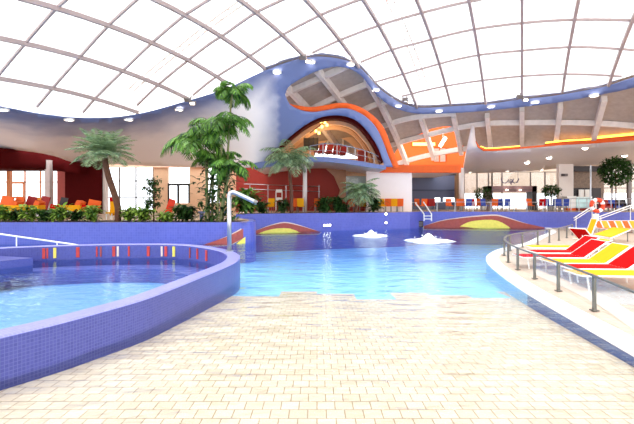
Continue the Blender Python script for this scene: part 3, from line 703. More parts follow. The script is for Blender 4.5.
# ------------------------------------------------------------------ lamps in the ceilings
def downlight(x, y, Y, label, r=.26, bloom_bulge=.0):
    c = at(x, y, Y); t = thing('downlight', label, 'light', c, 0, 'recessed downlights')
    MB().lathe([(r, .06), (r*1.25, .06), (r*1.25, -.06), (r, -.06)], c, 14).build('trim_ring', M['white'], t); MB().lathe([(0, -.05-bloom_bulge), (r*.5, -.05-bloom_bulge*.85), (r*.85, -.04-bloom_bulge*.4), (r, -.03)], c, 14).build('lens', M['lampglow'], t)  # domed lens imitates the round bloom of the larger lamps by shape
ordn = ['first', 'second', 'third', 'fourth', 'fifth', 'sixth', 'seventh', 'eighth', 'ninth', 'tenth', 'eleventh', 'twelfth', 'thirteenth', 'fourteenth']
for i, (x, y) in enumerate(((3, 109.5), (69, 119.5), (128.5, 119.5), (179, 109.5), (226.5, 91.5), (277, 72.3), (311, 62), (350.5, 64.5), (375.5, 90), (398, 106), (439, 111), (491, 106.5), (535, 102.3), (594, 95.5))):
    downlight(x, y, Yc(x, y)-.12, '%s round downlight from the left along the wavy blue ceiling edge' % ordn[i], .24)
for i, (x, y) in enumerate(((470, 172.3), (507, 171), (527, 162), (549, 157.3), (585, 147.6), (541.5, 170.3), (624.5, 155.2))):
    downlight(x, y, Ys(x, y)-.15, ['downlight at the left foot of the white soffit beside the column', 'downlight above the entrance portal sign', 'large round downlight near the middle of the white soffit', 'large round downlight between the middle and the upper right of the soffit', 'large round downlight just under the orange soffit rim', 'flat downlight left of the white square column', 'large round downlight above the round clipped tree'][i], .16 if y > 165 and x < 545 else .22, 0 if y > 165 and x < 545 else .13)
downlight(436, 172.9, 38, 'small downlight under the orange edge before the slate wall', .14)
for i, (x, y) in enumerate(((190, 102), (305, 60), (407, 101), (522, 98.5))):
    c = at(x, y, interp(TOPY, x)-.55); t = thing('floodlight', ['twin box floodlight above the tall palm at the left of the roof edge', 'twin box floodlight on top of the blue ceiling hump', 'twin box floodlight in the dip right of the blue hump', 'twin box floodlight on the straight blue edge at the right'][i], 'light', c)
    R1 = Matrix.Rotation(.5, 3, 'X')
    MB().box(c+Vector((-.16, 0, .14)), (.42, .2, .24), R1).build('housing', M['frame'], t); MB().box(c+Vector((.2, -.06, -.1)), (.4, .2, .22), R1).build('housing', M['frame'], t)
    MB().box(c+Vector((.2, -.17, -.15)), (.26, .02, .13), R1).build('lens', M['lampglow'], t); MB().tube([c+Vector((0, .05, .1)), c+Vector((0, .25, .45))], .05, 6).build('bracket', M['frame'], t)

# ------------------------------------------------------------------ plants
def leaf(m, base, az, el, ln, wd, droop, seg=4, fold=.15):
    d = Vector((math.cos(az), math.sin(az), 0)); side = Vector((-d.y, d.x, 0)); p = Vector(base); V = []; e = el
    for i in range(seg+1):
        t = i/seg; w = wd*math.sin(math.pi*min(1, .12+t*.88))**.8 if i < seg else 0
        V.append((p.copy(), w)); step = ln/seg; p = p+(d*math.cos(e)+Vector((0, 0, math.sin(e))))*step; e -= droop/seg
    k = len(m.v)
    for q, w in V: m.v += [q-side*w/2+Vector((0, 0, w*fold)), q, q+side*w/2+Vector((0, 0, w*fold))]
    for i in range(seg):
        for j in (0, 1): a = k+i*3+j; m.f.append((a, a+1, a+4, a+3))
def frond(m, base, az, el, ln, droop, nl=16, ll=.45, lw=.05, hang=.5, seg=None):
    d = Vector((math.cos(az), math.sin(az), 0)); side = Vector((-d.y, d.x, 0)); p = Vector(base); e = el; pts = [p.copy()]; es = [e]
    N = seg or nl
    for i in range(N):
        p = p+(d*math.cos(e)+Vector((0, 0, math.sin(e))))*ln/N; e -= droop/N; pts.append(p.copy()); es.append(e)
    m.tube(pts, [lerp(.022, .006, i/N) for i in range(N+1)], 4, False)
    for i in range(2, N+1):
        t = i/N; l = ll*(math.sin(math.pi*(.18+.8*t))**.7)
        fwd = d*math.cos(es[i])+Vector((0, 0, math.sin(es[i])))
        for s in (-1, 1):
            q = pts[i]; dirv = (side*s*.9+fwd*.55+Vector((0, 0, .25-hang*random.uniform(.5, 1.3)))).normalized()
            mid = q+dirv*l*.5; tip = q+dirv*l+Vector((0, 0, -hang*l*.35)); wv = fwd*lw
            m.add([q, mid-wv, tip, mid+wv], [(0, 1, 2, 3)])
def bush(label, x, Y, zb, h, w, mat, n=46, lw=.13, cat='plant', name='leafy_shrub', grp=None, up=.9, seed=0):
    random.seed(seed or int(x*7)); b = Vector(((x-HX)/F*Y, Y, zb)); t = thing(name, label, cat, b, 0, grp); m = MB(); st = MB()
    ns = 5
    for s in range(ns):
        a = 2*math.pi*s/ns+random.random(); r = w*.22; top = b+Vector((math.cos(a)*r, math.sin(a)*r, h*random.uniform(.45, .7)))
        st.tube([b+Vector((math.cos(a)*.04, math.sin(a)*.04, -.02)), (b+top)/2+Vector((0, 0, .03)), top], [.03, .022, .012], 5)
        for k in range(int(n*3.2)//ns):
            q = b.lerp(top, random.uniform(.12, 1.0))+Vector((random.gauss(0, w*.1), random.gauss(0, .1), 0)); leaf(m, q, random.uniform(0, 2*math.pi), random.uniform(-.1, up), random.uniform(.5, 1)*max(w*.42, h*.42), lw*random.uniform(.9, 1.5), random.uniform(.6, 1.6))
    st.build('stem', M['stem'], t, True); m.build('foliage', mat, t); return t
def palm(label, base, pts, rad, crown, nf, ln, ll, mat, name='feather_palm', droop=1.5, hang=.5, elr=(-.1, 1.3), lw=.04, nl=18, grp=None, tm='trunk', backcut=0):
    t = thing(name, label, 'palm', base, 0, grp)
    MB().tube(smooth([tuple(p) for p in pts], 4), [lerp(rad[0], rad[1], i/((len(pts)-1)*4)) for i in range((len(pts)-1)*4+1)], 9).build('trunk', M[tm], t, True)
    m = MB()
    for i in range(nf):
        az = i*2.39996+random.uniform(-.2, .2); f = (i+.5)/nf; el = lerp(elr[1], elr[0], f)
        frond(m, crown, az, el, ln*random.uniform(.85, 1.1)*(1-backcut*max(0, math.sin(az))), droop*random.uniform(.8, 1.15), nl, ll, lw, hang)
    m.build('foliage', mat, t); return t
# curved-trunk feather palm on the left
Yp = 22.0
tp = [(117.5, 222.5), (118.2, 212), (117, 203), (113, 190), (109, 178), (106, 166), (104.5, 158)]
random.seed(3)
palm('feather palm with a curved brown trunk rising from the left planter', at(*tp[0], Yp), [at(x, y, Yp) for x, y in tp], (.17, .15), at(104, 154.5, Yp), 50, 1.75, .52, M['leaf1'], droop=1.05, hang=.32, elr=(0, 1.4), lw=.03, nl=24)
# tall clustered palm behind the spout
random.seed(8); Yp = 21.7
bp = at(214, 223, Yp); t = thing('clustered_palm', 'tall bright green palm clump reaching the roof edge behind the steel spout', 'palm', bp)
stems = [((206, 222), (207, 190), (205, 160), (200, 143)), ((212, 222), (213, 185), (214, 150), (213, 128)), ((217, 223), (219, 180), (222, 145), (225, 122)), ((222, 222), (226, 180), (229, 135), (231, 104), (233, 92)), ((210, 223), (209, 205), (212, 178), (216, 160)), ((220, 223), (223, 200), (228, 180), (231, 168))]
crowns = []
for sidx, s_ in enumerate(stems):
    pts = smooth([tuple(at(x, y, Yp+.25*math.sin(sidx*2.1))) for x, y in s_], 4); MB().tube(pts, [lerp(.075, .035, i/(len(pts)-1)) for i in range(len(pts))], 7).build('stem', M['stem'], t, True); crowns.append(Vector(pts[-1]))
spec = [(13, 1.9, .7), (13, 1.8, .7), (13, 1.7, .65), (15, 1.3, .55), (12, 1.5, .6), (12, 1.5, .6)]
for c, (nf, ln, ll) in zip(crowns, spec):
    m = MB(); a0 = random.random()*6
    for i in range(nf): frond(m, c, a0+i*2.39996, random.uniform(.1, 1.25), ln*random.uniform(.75, 1.1), random.uniform(1.5, 2.4), 13, ll, .075, .75)
    if c is crowns[0]: frond(m, c, math.pi+.1, .75, 2.6, 2.3, 16, .8, .08, .9); frond(m, c, math.pi-.25, .45, 2.2, 1.2, 16, .7, .08, .5)
    m.build('foliage', M['leaf2'], t)
m = MB()
for i in range(420):
    a = random.uniform(0, 6.28); hh = random.uniform(.1, 3.3); q = bp+Vector((random.gauss(.2, .6-.08*hh), random.gauss(0, .25), hh)); leaf(m, q, a, random.uniform(-.3, .8), random.uniform(.4, .75), .14, 1.2)
m.build('undergrowth', M['leaf3'], t)
# palm in front of the balcony and the short one by the white block
random.seed(5); Yp = 29.25
palm('drooping feather palm standing before the red wall under the balcony', at(291, 213.2, Yp), [at(291, 213.2, Yp), at(291.5, 195, Yp), at(290, 178, Yp), at(289, 163, Yp)], (.13, .11), at(289, 160, Yp), 34, 2.3, .7, M['leaf1'], droop=1.7, hang=.6, elr=(.1, 1.3), lw=.04, nl=20, backcut=.62)
Yp = 31.0
palm('short palm with a leaning trunk left of the white wall block', at(355.5, 212.6, Yp), [at(355.5, 212.6, Yp), at(357, 205, Yp), at(359.5, 197, Yp), at(360.5, 193, Yp)], (.15, .13), at(360.5, 191.5, Yp), 34, 1.7, .6, M['leaf1'], droop=1.5, hang=.45, elr=(-.2, 1.3), lw=.035, nl=18)
# left planter row
row = [(4, 'leaf4'), (17, 'leaf3'), (31, 'leaf4'), (46, 'leaf3'), (60, 'leaf4'), (76, 'leaf3'), (93, 'leaf4'), (129, 'leaf4'), (144, 'leaf4'), (166, 'leaf4')]
desc = ['bright leafy shrub at the left end of the planter row', 'dark leafy shrub second from the left in the planter row', 'yellow green shrub before the two dark red chairs', 'low dark shrub in front of the white column', 'bright shrub before the maroon wall', 'dark shrub under the left of the maroon panel', 'large bright shrub left of the curved palm trunk', 'light green shrub just right of the curved palm trunk', 'broad leafy shrub beside the thin ficus tree', 'low light green shrub in front of the orange red reclining chair']
for i, (x, mt) in enumerate(row):
    bush(desc[i], x, 21.5+.3*(i % 2), 1.045, .7 if x == 166 else 1.18 if mt == 'leaf4' else .9, 1.15, M[mt], 60, .12, 'shrub', 'leafy_shrub', 'shrubs in the left planter')
bush('round dark green bush beside the orange red lounge chair', 184.5, 21.7, 1.045, 1.15, 1.45, M['leaf3'], 120, .1, 'bush', 'round_bush')
# thin ficus
random.seed(21); b = at(154, 222.6, 21.8); t = thing('ficus_tree', 'thin ficus tree with sparse small leaves before the left windows', 'tree', b)
MB().tube(smooth([tuple(b), tuple(at(153.5, 205, 21.8)), tuple(at(155, 188, 21.8)), tuple(at(154.5, 178, 21.8))], 4), [.04]*9+[.03, .02, .015, .01], 6).build('trunk', M['trunk'], t, True)
m = MB(); br = MB()
for i in range(60):
    y = random.uniform(179, 212); c = at(154+random.uniform(-1, 1), y, 21.8); q = at(154+random.gauss(-2, 5.5), y-random.uniform(0, 6), 21.8)+Vector((0, random.gauss(0, .3), 0)); br.tube([c, q], [.012, .006], 4)
    for k in range(11): leaf(m, c.lerp(q, random.uniform(.3, 1))+Vector((random.gauss(0, .07), random.gauss(0, .07), random.gauss(0, .07))), random.uniform(0, 6.28), random.uniform(-.9, .5), random.uniform(.12, .24), .07, .8, 3)
br.build('branches', M['trunk'], t); m.build('foliage', M['leaf3'], t)
# centre planter
Cn = [(246, 'broad leafed green plant just right of the tall palm clump', 1.5, 1.6, 'leaf2', 80, .22), (262, 'dark shrub behind the left painted hill', .85, 1.1, 'leaf3', 60, .12), (283, 'dark rounded shrub at the foot of the drooping palm', .9, 1.1, 'leaf3', 70, .1), (324, 'tall dark shrub right of the round white column', 1.15, 1.4, 'leaf3', 90, .11), (338, 'dark shrub in the middle of the centre planter', 1.2, 1.1, 'leaf3', 80, .1), (343.5, 'small low shrub left of the short palm', .6, .9, 'leaf3', 50, .1), (373.5, 'dark green bush in front of the white wall block', 1.15, 1.3, 'leaf3', 90, .1)]
for x, lab, h, w, mt, n, lw in Cn: bush(lab, x, Yw(x)+(1.25 if x == 246 else 1.0), 1.25, h*1.6, w*1.15, M[mt], n, lw, 'shrub', 'leafy_shrub', 'shrubs in the centre planter')
# right-hand trees
def ball_tree(label, x, yb, yc, r, Y, mat, n, name='round_tree', squash=1.0, seed=1, pot=True):
    random.seed(seed); zb = 1.25; b = Vector(((x-HX)/F*Y, Y, zb)); c = at(x, yc, Y); t = thing(name, label, 'tree', b)
    if pot: MB().lathe([(.0, 0), (.26, 0), (.34, .5), (.3, .5), (.28, .42), (0, .42)], b, 14).build('pot', M['white'], t, True)
    MB().tube(smooth([tuple(b+Vector((0, 0, .3 if pot else 0))), tuple(b.lerp(c, .5)+Vector((.04, 0, 0))), tuple(c)], 4), .05, 7).build('trunk', M['trunk'], t, True)
    m = MB()
    for i in range(n):
        v = Vector((random.gauss(0, 1), random.gauss(0, 1), random.gauss(0, 1))).normalized()*r*random.uniform(.35, 1)**.6; v.z *= squash
        leaf(m, c+v, random.uniform(0, 6.28), random.uniform(-.6, .9), random.uniform(.2, .34), .13, .8, 3)
    m.build('foliage', mat, t)
ball_tree('round clipped tree with a dense dark crown at the right edge', 615.5, 209, 171.5, 1.22, 34, M['leaf3'], 2200, pot=False)
ball_tree('dark indoor tree with spreading leaves by the left glass bay', 483, 209, 194.5, .95, 39.5, M['leaf3'], 420, 'indoor_tree', .75, 2)
ball_tree('dark potted tree between the portal and the square column', 551, 209, 191, .8, 37.2, M['leaf3'], 520, 'indoor_tree', .7, 4)

# ------------------------------------------------------------------ furniture
def lounger(label, loc, rz, mat, ang=36, flat_=1.25, w=.8, grp='red and yellow sunbeds', h=.33, back=.82):
    t = thing('sun_lounger', label, 'lounger', loc, rz, grp)
    a = math.radians(ang)
    m = L(); m.box((-flat_/2, 0, h), (flat_, w-.06, .05)); m.build('seat_panel', mat, t)
    R1 = Matrix.Rotation(-a, 3, 'Y'); m = L(); m.box(Vector((math.cos(a)*back/2, 0, h+math.sin(a)*back/2)), (back, w-.06, .05), R1); m.build('backrest', mat, t)
    m = L()
    for s_ in (-1, 1): m.tube([(-flat_, s_*w/2, h), (0.05, s_*w/2, h)], .022, 6)
    m.tube([(-flat_, -w/2, h), (-flat_, w/2, h)], .022, 6); m.build('seat_frame', M['white'], t)
    m = L(); tip = Vector((math.cos(a)*(back+.02), 0, h+math.sin(a)*(back+.02)))
    for s_ in (-1, 1): m.tube([(0, s_*w/2, h), tip+Vector((0, s_*w/2, 0))], .022, 6)
    m.tube([tip+Vector((0, -w/2, 0)), tip+Vector((0, w/2, 0))], .022, 6); m.tube([(0, -w/2, h+.01), (0, w/2, h+.01)], .018, 6); m.build('back_frame', M['white'], t)
    for sx in (-flat_+.12, -.05):
        for s_ in (-1, 1): L().tube([(sx, s_*(w/2-.02), h), (sx+.05, s_*(w/2-.02), 0)], .02, 6).build('leg', M['white'], t)
    L().tube([(math.cos(a)*back*.6, 0, h+math.sin(a)*back*.6), (math.cos(a)*back*.6+.1, 0, 0)], .018, 6).build('prop', M['white'], t)
    return t
hz = .06
for lab, X, Y, mt, ang, fl in (('yellow sunbed nearest the camera behind the glass fence', 7.75, 9.85, 'yelfab', 36, 1.7), ('red sunbed second from the front, red backrest at the picture edge', 7.75, 10.85, 'redfab', 36, 1.35), ('yellow sunbed with an orange tinted backrest between two red sunbeds', 7.85, 11.8, 'yelfab', 36, 1.35), ('red sunbed third row of red, framed by white tubing behind the yellow backrest', 8.0, 12.95, 'redfab', 36, 1.75), ('red sunbed at the back with only a strip of its backrest showing', 8.55, 14.1, 'redfab', 38, 1.3), ('yellow sunbed lying flat in the bend of the glass fence', 9.9, 15.6, 'yelfab', 20, 2.0)):
    lounger(lab, (X, Y, hz), -.06, M[mt], ang, fl)
lounger('red sunbed turned the other way with its backrest tipped up to the left', (11.0, 16.9, hz), math.pi+.35, M['redfab'], 40, .9, .7, back=.95)
lounger('steep narrow yellow sunbed backrest standing behind the red sunbeds', (12.35, 19.2, hz), .2, M['yelfab'], 66, .6, .34, back=.95)
t = thing('yellow_table', 'flat yellow table with a white edge on slim legs, right of the sunbeds', 'table', (14.2, 19.6, hz))
tp_ = [onz(594, 234, .68), onz(611, 236.8, .68), onz(630, 228.9, .68), onz(613, 227.2, .68)]
c = sum(tp_, Vector())/4; t.location = (c.x, c.y, hz)
m = MB(); q = [p+Vector((0, 0, .0)) for p in tp_]; m.add(q+[p-Vector((0, 0, .03)) for p in q], [(0, 1, 2, 3), (7, 6, 5, 4), (0, 4, 5, 1), (1, 5, 6, 2), (2, 6, 7, 3), (3, 7, 4, 0)]); m.build('table_top', M['yelfab'], t)
m = MB(); q = [c+(p-c)*1.03-Vector((0, 0, .03)) for p in tp_]; m.add(q+[p-Vector((0, 0, .05)) for p in q], [(0, 1, 2, 3), (7, 6, 5, 4), (0, 4, 5, 1), (1, 5, 6, 2), (2, 6, 7, 3), (3, 7, 4, 0)]); m.build('edge_board', M['white'], t)
for p in tp_: q = c+(p-c)*.85; MB().tube([(q.x, q.y, .62), (q.x, q.y, hz)], .025, 6).build('leg', M['post'], t)
for i, x in enumerate((600, 607, 614, 621, 628, 635)):
    lounger('%s from the left of the raised orange sunbeds along the far wall' % ordn[i], (plan_at(x, 27.6)[0], 27.6, hz), math.pi/2, M['orafab'] if i % 2 == 0 else plain('amber_fabric', (250, 160, 30), .7), 55, 1.0, .4, 'orange sunbeds along the far wall', .26, .55)
# chairs on the back terrace
def chair(label, x, Y, mat, rz, grp='terrace chairs', zb=1.25):
    b = (( x-HX)/F*Y, Y, zb); t = thing('terrace_chair', label, 'chair', b, rz, grp)
    L().box((0, 0, .45), (.48, .46, .06)).build('seat', mat, t); L().box((0, .22, .76), (.5, .06, .56), Matrix.Rotation(-.12, 3, 'X')).build('backrest', mat, t)
    for sx in (-.21, .21):
        for sy in (-.2, .2): L().box((sx, sy, .21), (.035, .035, .42)).build('leg', M['post'], t)
    return t
CH = [(404.5, 'orafab', 0), (409, 'orafab', 2.6), (418.5, 'orafab', .4), (423, 'orafab', 3.4), (427.5, 'redfab', .3), (432, 'darkred', 2.9), (449.5, 'orafab', .1), (459, 'orafab', 3.0), (463.5, 'orafab', .2), (468, 'bluefab', 3.1), (473.5, 'redfab', .2), (479.5, 'orafab', 2.8), (485, 'bluefab', .4), (494, 'orafab', 3.1), (501.5, 'bluefab', .1), (506, 'bluefab', 3.3), (511.5, 'orafab', 1.2), (530.5, 'orafab', .1), (541.5, 'redfab', 2.9), (548.5, 'bluefab', .2), (554.5, 'bluefab', 3.1), (560, 'bluefab', 0), (564.5, 'bluefab', 3.2)]
cn = {'orafab': 'orange', 'redfab': 'bright red', 'darkred': 'dark red', 'bluefab': 'dark blue'}; num = {}
tot = {k: sum(1 for c in CH if c[1] == k) for k in cn}
for i, (x, mt, rz) in enumerate(CH):
    num[mt] = num.get(mt, 0)+1
    chair('%s%s terrace chair %s' % ('' if tot[mt] == 1 else ordn[num[mt]-1]+' ', cn[mt], 'on the back deck between the orange ones' if tot[mt] == 1 else 'counting from the left on the back deck'), x, 35.7 if 455 < x < 468 else 35.4+.5*((i*7) % 3), M[mt], rz)
def table(label, x, Y, mat):
    b = Vector(((x-HX)/F*Y, Y, 1.25)); t = thing('bistro_table', label, 'table', b, 0, 'bistro tables on the back deck')
    MB().lathe([(0, .74), (.42, .74), (.42, .71), (0, .71)], b, 18).build('table_top', mat, t); MB().tube([b+Vector((0, 0, .03)), b+Vector((0, 0, .72))], .035, 8).build('pedestal', M['post'], t); MB().lathe([(0, 0), (.25, 0), (.25, .03), (0, .05)], b, 14).build('base', M['post'], t)
for x, lab in ((412.5, 'first white bistro table, right beside the white wall block'), (438, 'white bistro table in front of the slate wall'), (489, 'white bistro table left of the portal post'), (516, 'white bistro table inside the portal opening'), (537.5, 'white bistro table at the right portal post')): table(lab, x, 36.8, M['white'])
for x, lab, mt in ((606, 'dark red padded armchair under the round clipped tree', 'darkred'), (615, 'dark blue padded armchair right of the clipped tree trunk', 'bluefab'), (623.5, 'dark padded armchair at the right edge of the back deck', 'dark')):
    b = Vector(((x-HX)/F*36, 36, 1.25)); t = thing('padded_armchair', lab, 'armchair', b, 0, 'padded armchairs on the back deck')
    L().box((0, 0, .35), (.62, .7, .22)).build('seat', M[mt], t); L().box((0, .32, .66), (.8, .14, .6), Matrix.Rotation(-.15, 3, 'X')).build('backrest', M[mt], t)
    for sx in (-.38, .38): L().box((sx, 0, .42), (.12, .7, .4)).build('armrest', M[mt], t)
    for sx in (-.34, .34):
        for sy in (-.28, .28): L().box((sx, sy, .11), (.05, .05, .22)).build('leg', M['post'], t)
# orange and yellow chairs behind the centre planter
for x, mt, lab in ((243, 'orafab', 'orange chair half hidden behind the broad leafed plant'), (270, 'yelfab', 'yellow chair between the two dark shrubs'), (295, 'orafab', 'orange chair left of the round column behind the planter'), (301, 'yelfab', 'yellow chair against the round column'), (318, 'orafab', 'orange chair right of the round column, behind a dark shrub'), (351, 'orafab', 'orange chair left of the short palm trunk'), (362.5, 'yelfab', 'yellow chair right of the short palm trunk'), (382.5, 'yelfab', 'yellow chair before the white wall block'), (388, 'orafab', 'orange chair before the white wall block'), (394, 'yelfab', 'yellow chair at the middle of the white wall block'), (400, 'orafab', 'orange chair at the right of the white wall block')):
    chair(lab, x, (Yw(x)+2.3) if x < 400 else 33.8, M[mt], random.choice((.2, 3.0, -.3)), 'chairs behind the centre planter')
# left terrace
for i, (x, lab) in enumerate(((9, 'long yellow lounger at the left behind the planter'), (31, 'long yellow lounger before the two dark red chairs'), (72, 'yellow lounger before the maroon wall'))):
    b = Vector(((x-HX)/F*26, 26, 1.05)); t = thing('padded_lounger', lab, 'lounger', b, 0, 'yellow loungers on the left terrace')
    MB().box(b+Vector((0, 0, .62)), (1.35, .7, .34)).build('mattress', M['yelfab'], t); MB().box(b+Vector((0, 0, .42)), (1.3, .66, .06)).build('frame', M['white'], t)
    MB().box(b+Vector((.5, .05, .9)), (.3, .6, .3), Matrix.Rotation(.5, 3, 'Y')).build('headrest', M['orafab'], t)
    for sx in (-.55, .55):
        for sy in (-.28, .28): MB().box(b+Vector((sx, sy, .2)), (.05, .05, .4)).build('leg', M['white'], t)
def armchair(label, x, y0, y1, Y, mat, rz, zb=1.05, w=.8, grp=None):
    b = Vector(((x-HX)/F*Y, Y, zb)); top = CZ+(HY-y0)/F*Y; h = top-zb; t = thing('lounge_chair', label, 'chair', b, rz, grp)
    L().box((0, -.1, .42), (w, .8, .1)).build('seat', mat, t); L().box((.1, .35, .42+(h-.42)/2), (w, .1, h-.42), Matrix.Rotation(-.15, 3, 'X')@Matrix.Rotation(.2, 3, 'Y')).build('backrest', mat, t)
    for sx in (-w/2+.05, w/2-.05):
        for sy in (-.45, .25): L().box((sx, sy, .19), (.06, .06, .38)).build('leg', M['white'], t)
    return t
armchair('left of two dark red high backed lounge chairs by the left window', 26.5, 196.2, 0, 29, M['darkred'], .1, 1.05, .62)
armchair('right of two dark red high backed lounge chairs, beside the white column', 39.5, 196.2, 0, 29, M['darkred'], -.1, 1.05, .62)
armchair('orange high backed lounge chair at the left picture edge', 1, 196, 0, 28, M['orafab'], 0, 1.05, .8)
armchair('second orange lounge chair, left of the dark red ones', 14.5, 196.6, 0, 28.4, M['orafab'], .1, 1.05, .55)
armchair('yellow orange lounge chair between the dark red ones', 33.5, 197.5, 0, 30, plain('amber_cloth', (240, 150, 50), .7), 0, 1.05, .45)
armchair('orange lounge chair before the right of the maroon wall', 90, 200, 0, 26.6, M['orafab'], .1, 1.05, .75)
armchair('small red chair between the yellow loungers', 48.5, 204.5, 0, 25.2, M['redfab'], 0, 1.05, .45)
armchair('small red chair right of the third yellow lounger', 79, 205, 0, 25.2, M['redfab'], 0, 1.05, .3)
armchair('black lounge chair beside the maroon wall edge', 59, 197.5, 0, 30.5, M['dark'], 0, 1.05, .5)
b = at(113, 221, 24); t = thing('towel_chair', 'yellow chair with a red headrest left of the curved palm trunk', 'chair', (b.x, b.y, 1.05))
b = t.location.copy(); MB().box(b+Vector((0, 0, .62)), (.33, .08, .8)).build('backrest', M['yelfab'], t); MB().box(b+Vector((0, 0, 1.15)), (.36, .1, .26)).build('headrest', M['redfab'], t); MB().box(b+Vector((0, -.25, .38)), (.36, .5, .08)).build('seat', M['yelfab'], t)
for sx in (-.15, .15):
    for sy in (-.45, 0): MB().box(b+Vector((sx, sy, .17)), (.04, .04, .34)).build('leg', M['white'], t)
b = at(168, 221, 23.4); t = thing('reclining_chair', 'tilted orange red reclining chair between the ficus and the round bush', 'chair', (b.x, b.y, 1.05), .15)
R1 = Matrix.Rotation(.32, 3, 'Y'); L().box((.08, 0, .62), (.36, .09, 1.1), R1).build('backrest', plain('vermilion_fabric', (244, 66, 36), .7), t); L().box((-.12, -.35, .22), (.38, .7, .08)).build('seat', plain('vermilion_seat', (244, 66, 36), .7), t)
for sx in (-.28, .04):
    for sy in (-.65, -.05): L().box((sx, sy, .09), (.04, .04, .18)).build('leg', M['white'], t)
b = Vector(plan_at(212, 24.5)+(1.05,)); t = thing('blue_bench', 'low blue bench behind the clustered palm stems', 'bench', b)
MB().box(b+Vector((0, 0, .4)), (1.5, .5, .1)).build('seat', M['blue'], t)
for sx in (-.6, .6): MB().box(b+Vector((sx, 0, .18)), (.12, .45, .36)).build('leg', M['blue'], t)

# ------------------------------------------------------------------ steel pieces around the pools
b = onz(229.3, 251.3, ZR+.02); t = thing('water_spout', 'bent stainless steel water spout pipe standing on the left pool rim', 'pipe', b)
top = at(229.3, 196, b.y); end = at(254.5, 201.8, b.y)
MB().tube([b, b.lerp(top, .5), top], .068, 14).build('pole', M['steel'], t, True)
arm = MB().tube(smooth([tuple(top), tuple(at(229.9, 193.6, b.y)), tuple(at(232.2, 192.4, b.y)), tuple(at(235.5, 193, b.y)), tuple(at(245, 197.3, b.y)), tuple(end)], 5), .068, 14).build('spout_arm', M['steel'], t, True)
MB().lathe([(0, .03), (.13, .03), (.13, 0), (0, 0)], b, 18).build('flange', M['steel'], t)
MB().tube([end, end+Vector((.08, 0, -.035))], .075, 14).build('nozzle', M['post'], arm, True)
# handrail by the far rim
hY = 15.6
t = thing('pool_handrail', 'slim pale handrail sloping down behind the far rim of the left pool', 'handrail', at(40, 248, hY))
MB().tube([at(-20, 231, hY), at(0, 234, hY), at(40, 239.7, hY), at(82, 245.6, hY)], .03, 8).build('top_rail', M['white'], t)
for x, y in ((16.5, 236.3), (57, 242)): MB().tube([at(x, y, hY), Vector((at(x, y, hY).x, hY, -.6))], .022, 6).build('post', M['white'], t)
# ladder rails in the recess
t = thing('pool_ladder', 'pair of slanting white ladder rails on the centre pool wall', 'ladder', at(422, 212, 32.2))
for a, c in (((415.5, 203), (424, 214)), ((423.5, 202), (431.5, 214))):
    MB().tube([at(*a, 34.2), at(*c, 32.8), at(c[0], 221, 32.8)], .05, 6).build('rail', M['white'], t)
for y in (216, 219): MB().tube([at(424, y, 32.8), at(431.5, y, 32.8)], .04, 6).build('rung', M['white'], t)
t = thing('wall_grille', 'dark square inlet grille low on the centre pool wall', 'grille', at(420, 224, Yw(420)))
MB().box(at(420, 224, Yw(420)-.12), (.5, .08, .5)).build('frame', M['dark'], t)
for k in (-1, 0, 1): MB().box(at(420, 224+k*1.6, Yw(420)-.18), (.42, .03, .04)).build('slat', M['frame'], t)
for i, (x, y, lab) in enumerate(((324.5, 225.5, 'left of three small white vents on the centre pool wall'), (327.2, 225.3, 'middle of three small white vents on the centre pool wall'), (329.9, 225.2, 'right of three small white vents on the centre pool wall'), (386, 214, 'upper square white lamp near the right end of the centre wall'), (386, 222.7, 'lower square white lamp near the right end of the centre wall'))):  # the three vents are built like the lamps, their glow is added
    t = thing('pool_lamp_and_vent', lab, 'light', at(x, y, Yw(x)), 0, 'white lamps on the pool wall'); MB().box(at(x, y, Yw(x)-.06), (.16, .08, .16)).build('housing', M['white'], t); MB().box(at(x, y, Yw(x)-.11), (.11, .03, .11)).build('lens', M['lampglow'], t)

# glass fence
FP = [(4.5, 3.9), (4.75, 5.9), (5.15, 7.8), (5.46, 9.5), (5.7, 11.0), (5.95, 12.45), (6.35, 13.95), (7.0, 15.7), (7.9, 17.2), (9.05, 18.5), (10.3, 19.6), (11.4, 20.6), (12.5, 21.7), (13.8, 23.2), (15.2, 25)]
t = thing('glass_fence', 'low curved glass fence with steel posts around the sunbed deck', 'fence', (5.7, 11, ZD))
FS = smooth(FP, 4); ht = .66
MB().bar([(x, y, ZD+ht) for x, y in FS], .05, .035).build('top_rail', M['post'], t)
for i, (x, y) in enumerate(FP):
    q = MB(); q.box((x, y, ZD+ht/2), (.055, .055, ht)); q.box((x, y, ZD+.025), (.12, .12, .02)); q.build('post', M['post'], t)
    if i < len(FP)-1:
        seg = FS[i*4:i*4+5]; q = MB(); k = len(seg); q.add([(*p, ZD+.08) for p in seg]+[(*p, ZD+ht-.03) for p in seg], [(j, j+1, j+1+k, j+k) for j in range(k-1)]); q.build('glass_panel', M['fenceglass'], t)

# deck railing at the right with lifebuoy
t = thing('deck_railing', 'steel railing with thin posts along the raised deck at the right', 'railing', plan_at(600, 33)+(1.25,))
def wp(x, z, d=.35): p = plan_at(x, Yw(x)+d); return Vector((p[0], p[1], z))
for z, r in ((2.28, .03), (1.95, .016), (1.62, .016)): MB().tube([wp(x, z) for x in range(545, 700, 6)], r, 6).build('rail', M['steel'], t)
for x in range(547, 696, 8): MB().tube([wp(x, 1.25), wp(x, 2.28)], .026, 6).build('post', M['steel'], t)
t = thing('deck_railing', 'low steel railing in front of the terrace chairs before the portal', 'railing', plan_at(490, 34)+(1.25,))
for z, r in ((2.02, .022),): MB().tube([wp(x, z) for x in range(436, 545, 6)], r, 6).build('rail', M['steel'], t)
for x in (437, 455, 473, 491, 509, 514, 527, 543): MB().tube([wp(x, 1.25), wp(x, 2.02 if x != 514 else 2.5)], .03, 6).build('post', M['steel'], t)
